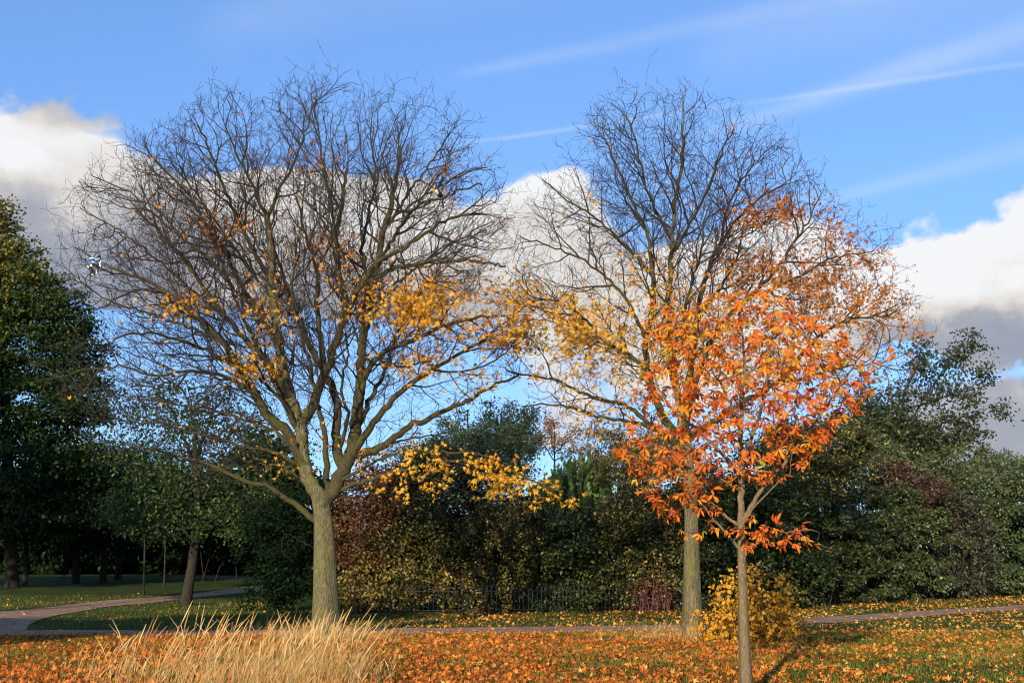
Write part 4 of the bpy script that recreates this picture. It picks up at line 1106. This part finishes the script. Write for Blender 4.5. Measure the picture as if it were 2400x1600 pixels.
# yellow bush behind the chestnut trunk
def yellow_bush():
    rg = np.random.default_rng(55)
    g = ground_at(1765, 1506); Y = g[1]
    root = thing('yellow_bush', tuple(g), 'golden yellow leafy bush right of the straight maple trunk', 'bush')
    o = np.array(g); pts, dirs = [], []
    for i in range(95):
        px0 = rg.uniform(1690, 1840); y0 = Y + rg.uniform(-.7, .8)
        top = rg.uniform(0, 1); px1 = px0 + (px0 - 1765) * .45 + rg.normal(0, 26); h = 1318 + 60 * abs((px1 - 1770) / 110) ** 2 + 130 * top ** 1.2
        a = P(px0, 1500, y0); a[2] = float(gz(a[0], a[1])) - .03; b = P(px1, h, y0 + rg.normal(0, .3)); m = (a + b) / 2 + rg.normal(0, .08, 3)
        q = smooth_path(np.array([a, m, b]), .16)
        V, Fc = loft(q - o, np.linspace(.009, .003, len(q)), 4)
        link('stem', mesh_np('stem', V, Fc, 'twig', smooth=True), root)
        k = 34; idx = rg.integers(1, len(q), k)
        pts.append(q[idx] + rg.normal(0, .085, (k, 3))); dirs.append(rand_unit(rg, k))
    p, d = np.concatenate(pts), np.concatenate(dirs)
    kp = p[:, 2] > gz(p[:, 0], p[:, 1]) + .04; p, d = p[kp], d[kp]; n = len(p)
    qx = proj(p)
    v = np.clip(.58 + rg.normal(0, .17, n) - .30 * sstep(1430, 1340, qx[:, 1]) * sstep(1720, 1800, qx[:, 0]), 0, .999)
    leaf_part(root, [OVAL], p, d + np.array([0, 0, -.4]), rg.normal(0, .6, (n, 3)) + np.array([-.2, -.7, .4]), rg.uniform(.06, .125, n), v, 'yellow_bush', 300, 12, rg, near=-p[:, 1])
yellow_bush()

# unseen trees, added only to shade the side lawn and the lower left
def out_of_view_tree(x, y, h, lobes, label, sd):
    rg = np.random.default_rng(sd)
    b = np.array([x, y, float(gz(x, y))]); root = thing('unseen_shading_tree', tuple(b), label, 'tree', 'unseen trees added to shade the left')
    path = smooth_path(np.array([[0, 0, 0], [.1, 0, h * .35], [0, .1, h * .85]]), .5)
    V, Fc = loft(path, np.linspace(.3, .1, len(path)), 12, None, True); link('trunk', mesh_np('trunk', V, Fc, 'dark_bark', smooth=True), root)
    for k in range(5):
        a = k * 1.26; pa = smooth_path(np.array([[0, 0, h * .45 + k * .3], [math.cos(a) * 1.2, math.sin(a) * 1.2, h * .6 + k * .3], [math.cos(a) * 2.4, math.sin(a) * 2.4, h * .72 + k * .3]]), .4)
        V, Fc = loft(pa, np.linspace(.1, .02, len(pa)), 6); link('limb', mesh_np('limb', V, Fc, 'dark_bark', smooth=True), root)
    L = [(b + np.array(c), np.array(r)) for c, r in lobes]
    p, d = clump_leaves(L, 420, 20, (.4, .4, .25), rg, .3)
    foliage(root, p, d, .38, 'oak_green', rg, name='crown')
def shade_at(px, py, dist, up=0.0):
    """point along the sun's direction from a spot on the ground"""
    q = ground_at(px, py); s = np.array(TO_SUN); k = dist / math.hypot(s[0], s[1])
    return q + s * k + np.array([0, 0, up])
for i, (pxa, pya, dist, wx, wz, lab) in enumerate([
        (130,1474,36,3.2,1.0,'unseen leafy tree behind the viewer, added to shade the path junction'),(430,1458,36,3.2,1.1,'unseen leafy tree behind the viewer, added to shade the middle of the grass island'),
        (690,1450,35,2.6,1.3,'unseen leafy tree behind the viewer, added to shade the lawn left of the forked trunk'),(-250,1474,36,3.4,1.0,'unseen leafy tree behind the viewer, added to shade the far left')]):
    c = shade_at(pxa, pya, dist)
    out_of_view_tree(c[0], c[1], c[2] * 1.1, [((0, 0, c[2]), (wx, 2.0, wz)), ((1.0, .5, c[2] - .2), (wx * .75, 1.8, wz * .8))], lab, 500 + i)
for i, (pxa, pya, Y, dist, wx, wz, lab) in enumerate([
        (40,1215,72,36,6.0,4.6,'unseen tall tree outside the left edge, added to shade the conical tree'),(290,1290,72,40,5.0,3.2,'unseen tall tree outside the left edge, added to shade the far lawn'),
        (390,1290,52,38,2.4,1.1,'unseen tree outside the left edge, added to shade the thin saplings'),(190,1060,72,36,3.2,2.6,'unseen tree outside the left edge, added to shade the conical tree flank')]):
    q = P(pxa, pya, Y); t_ = np.array(TO_SUN); c = q + t_ * dist / math.hypot(t_[0], t_[1])
    out_of_view_tree(c[0], c[1], c[2] * 1.05, [((0, 0, c[2]), (wx, 2.4, wz)), ((.8, .6, c[2] - wz * .6), (wx * .8, 2.2, wz * .7))], lab, 520 + i)

# ------------------------------------------------------------------ bow topped railing in front of the hedge
def railing():
    pts = [ground_at(x, y) for x, y in ((740,1442),(900,1441),(1100,1440),(1300,1437),(1500,1431),(1600,1428))]
    path = smooth_path(pts, .05)
    L = np.concatenate([[0], np.cumsum(np.linalg.norm(np.diff(path, axis=0), axis=1))])
    at = lambda s: np.array([np.interp(s, L, path[:, k]) for k in range(3)])
    root = thing('railing_fence', tuple(path[0]), 'low dark metal hoop topped railing along the hedge', 'fence')
    o = path[0]; w = .17; H = .98
    ang = np.linspace(0, math.pi, 7)
    hp = [(-w / 2, 0, -.05)] + [(-w / 2 * math.cos(a), 0, H - w / 2 + w / 2 * math.sin(a)) for a in ang] + [(w / 2, 0, -.05)]
    V, Fc = loft(np.array(hp), [.006] * len(hp), 4)
    hm = mesh_np('hoop', V, Fc, 'railing', smooth=True)
    V, Fc = loft(np.array([(0, 0, -.1), (0, 0, .5), (0, 0, 1.05)]), [.014] * 3, 6); pm = mesh_np('post', V, Fc, 'railing', smooth=True)
    n = int(L[-1] / w)
    for i in range(n):
        p = at((i + .5) * w); q = at((i + .6) * w); d = q - p
        ob = link('hoop', hm, root, p - o); ob.rotation_euler = (0, 0, math.atan2(d[1], d[0]))
        if i % 15 == 0: link('post', pm, root, at(i * w) - o + np.array([0, .02, 0]))
    for z in (.16, .80):
        q = np.array([at(s) for s in np.linspace(0, L[-1], 40)]) - o + np.array([0, -.012, z])
        V, Fc = loft(q, [.009] * 40, 4); link('rail', mesh_np('rail', V, Fc, 'railing', smooth=True), root)
railing()

# ------------------------------------------------------------------ foil balloon caught in the left maple
def balloon():
    rg = np.random.default_rng(9)
    c = P(218, 622, LEFT.Y0 - 1.4)
    root = thing('foil_balloon', tuple(c), 'crumpled silver foil balloon caught in the outer twigs at left', 'balloon')
    n = 8; g = np.linspace(0, 1, n)
    TL, TR, BL, BR = np.array([-.23, .16]), np.array([.15, .25]), np.array([-.03, -.28]), np.array([.14, -.12])
    front, back = [], []
    for v in g:
        for u in g:
            q = (TL * (1 - u) + TR * u) * (1 - v) + (BL * (1 - u) + BR * u) * v
            e = (4 * u * (1 - u) * 4 * v * (1 - v)) ** .5
            cr_ = rg.normal(0, .028)
            q = q + rg.normal(0, .008, 2)
            front.append((q[0], -(.10 * e + cr_), q[1])); back.append((q[0] + .02, .10 * e + rg.normal(0, .02) + .01, q[1]))
    ii = np.arange(n * n).reshape(n, n); a = np.stack([ii[:-1, :-1], ii[:-1, 1:], ii[1:, 1:], ii[1:, :-1]], -1).reshape(-1, 4)
    tri = np.concatenate([a[:, [0, 1, 2]], a[:, [0, 2, 3]]])
    ring = list(ii[0, :]) + list(ii[1:, -1]) + list(ii[-1, -2::-1]) + list(ii[-2:0:-1, 0])
    side = []
    for k in range(len(ring)):
        p, q = ring[k], ring[(k + 1) % len(ring)]; side += [(p, q, q + n * n), (p, q + n * n, p + n * n)]
    V = np.array(front + back); Fc = np.concatenate([tri, tri[:, ::-1] + n * n, np.array(side)])
    link('body', mesh_np('body', V, Fc, 'foil'), root)
    for s in range(2):
        p = np.array([[.02 + s * .08, 0, -.22], [.06 + s * .07, -.03, -.30], [.10 + s * .08, .02, -.34], [.17 + s * .05, .0, -.38 - s * .08]])
        q = smooth_path(p, .03); w = np.array([0, .012, .018]); V = np.concatenate([q - w, q + w]); m = len(q); ii = np.arange(m - 1)
        Fc = np.concatenate([np.stack([ii, ii + 1, ii + 1 + m], 1), np.stack([ii, ii + 1 + m, ii + m], 1)])
        link('ribbon', mesh_np('ribbon', V, Fc, 'ribbon'), root)
balloon()

# ------------------------------------------------------------------ birds
def bird(px, py, limb_no, h, label, heading, body_mat, breast_mat, tail_len, fat=1.0):
    """perched bird; px,py where its feet grip the branch; h body height"""
    ids = [i for i, l in enumerate(LEFT.lid) if l == LEFT.perch[limb_no]]
    near_ = np.linalg.norm(proj(np.array([LEFT.pos[i] for i in ids])) - np.array([px, py]), axis=1)
    k = ids[int(near_.argmin())]; c = LEFT.pos[k] + np.array([0, 0, LEFT.r[k]])
    root = thing('bird', tuple(c), label, 'bird', 'birds perched in the left maple'); root.rotation_euler = (0, 0, heading)
    # body axis leans from tail (back, low) to head (front, high); local +x = forward
    ax = np.array([[-.42, 0, .02], [-.30, 0, .10], [-.14, 0, .22], [.0, 0, .42], [.10, 0, .60], [.16, 0, .74], [.20, 0, .84], [.23, 0, .94], [.235, 0, 1.0]]) * h
    rr = np.array([.03, .10, .19, .245, .215, .15, .135, .11, .02]) * h * fat
    path = smooth_path(ax, .03 * h * 2); t = np.linspace(0, 1, len(path)); r = np.interp(t, np.linspace(0, 1, len(rr)), rr)
    V, Fc = loft(path, r, 12); link('body', mesh_np('body', V, Fc, body_mat, smooth=True), root)
    bp = np.array([[.02, 0, .22], [.13, 0, .36], [.20, 0, .52], [.215, 0, .66]]) * h
    V, Fc = loft(smooth_path(bp, .05 * h), np.interp(np.linspace(0, 1, len(smooth_path(bp, .05 * h))), [0, .35, .7, 1], [.06 * h, .17 * h, .15 * h, .04 * h]), 10)
    link('breast', mesh_np('breast', V, Fc, breast_mat, smooth=True), root)
    V, Fc = loft(np.array([[.29, 0, .90], [.36, 0, .885], [.43, 0, .86]]) * h, np.array([.045, .03, .006]) * h, 6); link('beak', mesh_np('beak', V, Fc, 'beak', smooth=True), root)
    tl = np.array([[-.20, 0, .18], [-.42, 0, .0], [-.30 - tail_len * .4, 0, -tail_len]]) * h
    q = smooth_path(tl, .1 * h); w = np.linspace(.09, .07, len(q)) * h
    V = np.concatenate([q + np.stack([0 * w, w, 0 * w], 1), q - np.stack([0 * w, w, 0 * w], 1), q + np.stack([-.02 * h + 0 * w, 0 * w, .03 * h + 0 * w], 1)]); m = len(q); ii = np.arange(m - 1)
    Fc = np.concatenate([np.stack([a + ii, a + ii + 1, b + ii + 1], 1) for a, b in ((0, 2 * m), (2 * m, m), (m, 0))] + [np.stack([a + ii, b + ii + 1, b + ii], 1) for a, b in ((0, 2 * m), (2 * m, m), (m, 0))])
    link('tail', mesh_np('tail', V, Fc, body_mat), root)
    for s in (-1, 1):
        wp = np.array([[.10, s * .17, .58], [-.06, s * .23, .40], [-.28, s * .16, .16], [-.46, s * .06, -.02]]) * h
        q = smooth_path(wp, .06 * h); V, Fc = loft(q, np.interp(np.linspace(0, 1, len(q)), [0, .3, .7, 1], np.array([.03, .10, .07, .01]) * h), 8)
        link('wing', mesh_np('wing', V, Fc, body_mat, smooth=True), root)
        V, Fc = loft(np.array([[.03, s * .07, .24], [.04, s * .07, .1], [.0, s * .07, -.02]]) * h, np.array([.03, .016, .014]) * h, 5); link('leg', mesh_np('leg', V, Fc, 'beak', smooth=True), root)
        V, Fc = loft(np.array([[.15, s * .105, .925], [.16, s * .115, .925]]) * h, np.array([.02, .012]) * h, 6); link('eye', mesh_np('eye', V, Fc, 'black_feather', smooth=True), root)
bird(1027, 466, 1, .29, 'black and white magpie with long tail, highest bird in the left maple', R(-130), 'black_feather', 'white_feather', .75, .95)
bird(925, 626, 0, .34, 'grey pigeon with pale breast on a limb above the yellow leaves', R(-60), 'grey_feather', 'pink_feather', .3, .95)
bird(941, 857, 2, .32, 'plump dark pigeon, lowest of the birds in the left maple', R(70), 'dark_feather', 'dark_feather', .35, 1.1)

# ------------------------------------------------------------------ fallen leaves, grass
def ground_scatter(n, pxr, pyr, rg):
    """points on the ground, even per area, inside a pixel window"""
    y0, y1 = ground_at(1200, pyr[1])[1], ground_at(1200, pyr[0])[1]
    xs = max(abs(pxr[0] - 1200), abs(pxr[1] - 1200)) / F * y1
    p = np.stack([rg.uniform(-xs, xs, n * 4), rg.uniform(y0, y1, n * 4), np.zeros(n * 4)], 1)
    p[:, 2] = gz(p[:, 0], p[:, 1]); q = proj(p)
    k = (q[:, 0] > pxr[0]) & (q[:, 0] < pxr[1]) & (q[:, 1] > pyr[0]) & (q[:, 1] < pyr[1])
    p = p[k]; return p[:n]
def litter():
    rg = np.random.default_rng(66)
    p = np.concatenate([ground_scatter(72000, (-350, 2800), (1480, 1640), rg), ground_scatter(48000, (-350, 2800), (1390, 1480), rg)]); q = proj(p); x, y = q[:, 0], q[:, 1]
    near = sstep(1484, 1492, y)
    d = near * (.95 - .62 * sstep(1720, 1900, x) - .25 * sstep(1500, 1640, y) * sstep(1900, 2300, x)) 
    strip = (y > np.interp(x, [0, 780, 800, 1600, 2000, 2400], [1500, 1500, 1438, 1430, 1415, 1390])) & (y < 1486) & (x > 760)
    d = np.where(strip & (near < .5), .50 - .12 * sstep(1300, 1000, x), d)
    d = np.where((x < 760) & (y < 1484), .035, d)
    d *= np.clip(.84 + .9 * patchy(p, 1.1, 3.0) + .5 * patchy(p, 3.7, 1.0), .08, 1.25)
    d = np.where(on_path(p), np.minimum(d, .12), d)
    k = rg.random(len(p)) < d; p = p[k]; n = len(p)
    p[:, 2] += rg.uniform(.015, .06, n)
    ax = rg.normal(0, 1, (n, 3)) * np.array([1, 1, .35]); nr = rg.normal(0, .45, (n, 3)) + np.array([-.1, -.35, .95])
    sz = rg.uniform(.055, .13, n); q = proj(p)
    v = np.clip(.47 + rg.normal(0, .22, n) + .14 * (q[:, 1] < 1487) + .1 * (q[:, 0] > 1800) - .05 * patchy(p, .7, 1), 0, .999)
    far_ = p[:, 1] > 29
    fl = p[far_]
    V, Fc, a = scatter(FARLEAF, fl, frames(ax[far_], nr[far_]), sz[far_], v[far_])
    link('leaf_litter', mesh_np('leaf_litter', V, Fc, 'litter', a), lawn, kind='stuff')
    p, ax, nr, sz, v = p[~far_], ax[~far_], nr[~far_], sz[~far_], v[~far_]
    leaf_part(lawn, LITTER, p, ax, nr, sz, v, 'litter', 300, 14, rg, name='fallen_leaf', rest='leaf_litter', near=-p[:, 1])
    print('litter', n)
litter()
def grass():
    rg = np.random.default_rng(67)
    p = np.concatenate([ground_scatter(125000, (-350, 2800), (1478, 1640), rg), ground_scatter(80000, (-350, 2800), (1395, 1486), rg)])
    p = p[~on_path(p)]; n = len(p)
    q = proj(p)
    k = (q[:, 1] > np.interp(q[:, 0], [0, 600, 780, 1600, 2000, 2400], [1395, 1395, 1440, 1430, 1415, 1390])); p = p[k]; n = len(p)
    ax = rg.normal(0, .4, (n, 3)) + np.array([.1, 0, 1]); nr = rg.normal(0, .6, (n, 3)) + np.array([0, -1, .2])
    sz = rg.uniform(.04, .10, n) * (1 + .4 * patchy(p, .9, 5)); v = np.clip(.5 + rg.normal(0, .2, n) + .25 * patchy(p, .6, 8), 0, 1)
    V, Fc, a = scatter(BLADE, p, frames(ax, nr), sz, v)
    link('short_grass', mesh_np('short_grass', V, Fc, 'grass_blade', a), lawn, kind='stuff')
grass()
def dry_grass(name, label, n, sampler, hmin, hmax, seeds, seed):
    rg = np.random.default_rng(seed)
    p = sampler(rg, n); n = len(p)
    H = rg.uniform(hmin, hmax, n) * p[:, 3]; p = p[:, :3]
    k = 6; t = np.linspace(0, 1, k)
    lean = np.stack([rg.normal(.16, .2, n), rg.normal(.05, .2, n)], 1); bend = rg.uniform(.0, .45, n)
    X = p[:, None, 0] + H[:, None] * (lean[:, None, 0] * t + (bend[:, None] * np.sign(lean[:, None, 0] + .1)) * t ** 3 * .6)
    Y = p[:, None, 1] + H[:, None] * (lean[:, None, 1] * t)
    Z = p[:, None, 2] + H[:, None] * (t - .25 * bend[:, None] * t ** 3)
    w = (rg.uniform(.0013, .0030, n)[:, None] * (1 - .85 * t))
    hs = rg.random(n) < seeds
    w = np.where(hs[:, None] & (t > .72), rg.uniform(.006, .011, (n, 1)) * np.array([0, 0, 0, 0, 1, .3])[None], w)
    A, B = np.stack([X - w, Y, Z], -1), np.stack([X + w, Y + w * .4, Z], -1)
    V = np.stack([A, B], 2).reshape(-1, 3)
    j = np.arange(k - 1); base = np.stack([2 * j, 2 * j + 1, 2 * j + 3, 2 * j + 2], 1)
    Fc = (base[None] + (np.arange(n) * 2 * k)[:, None, None]).reshape(-1, 4)
    v = np.repeat(np.clip(rg.normal(.58, .2, n), 0, 1), k - 1)
    o = link(name, mesh_np(name, V, Fc, 'straw', v), kind='stuff')
    o['label'] = label; o['category'] = 'grass'
def samp_front(rg, n):
    # dense towards the camera, thinning to both ends
    x = np.concatenate([rg.normal(-3.2, 1.1, n * 2 // 3), rg.uniform(-7.2, -1.6, n // 3)]); y = rg.uniform(14.2, 19.0, len(x))
    px = proj(np.stack([x, y, 0 * x], 1))
    h = sstep(90, 330, px[:, 0]) * sstep(960, 800, px[:, 0]); k = (h > .08) & (rg.random(len(x)) < h + .1)
    return np.stack([x, y, gz(x, y), .45 + .55 * h], 1)[k]
dry_grass('tall_dry_grass', 'tall straw coloured dry grass in the left foreground', 1800, samp_front, .2, .70, .25, 71)
dry_grass('tall_grass_stalks', 'few tall pale grass stalks with seed heads rising over the dry grass', 260, samp_front, .70, 1.12, .8, 73)
def samp_foot(rg, n):
    b = np.concatenate([np.stack([rg.normal(-4.35, .9, n), rg.normal(26.6, .7, n)], 1), np.stack([rg.normal(4.4, 1.1, n), rg.normal(26.3, .8, n)], 1)])
    return np.stack([b[:, 0], b[:, 1], gz(b[:, 0], b[:, 1]), np.ones(len(b))], 1)
dry_grass('foot_grass', 'short dry grass around the feet of the two maples', 900, samp_foot, .15, .5, .1, 72)
print('objects', len(bpy.data.objects), 'tris', sum(len(o.data.polygons) for o in bpy.data.objects if o.type == 'MESH'))
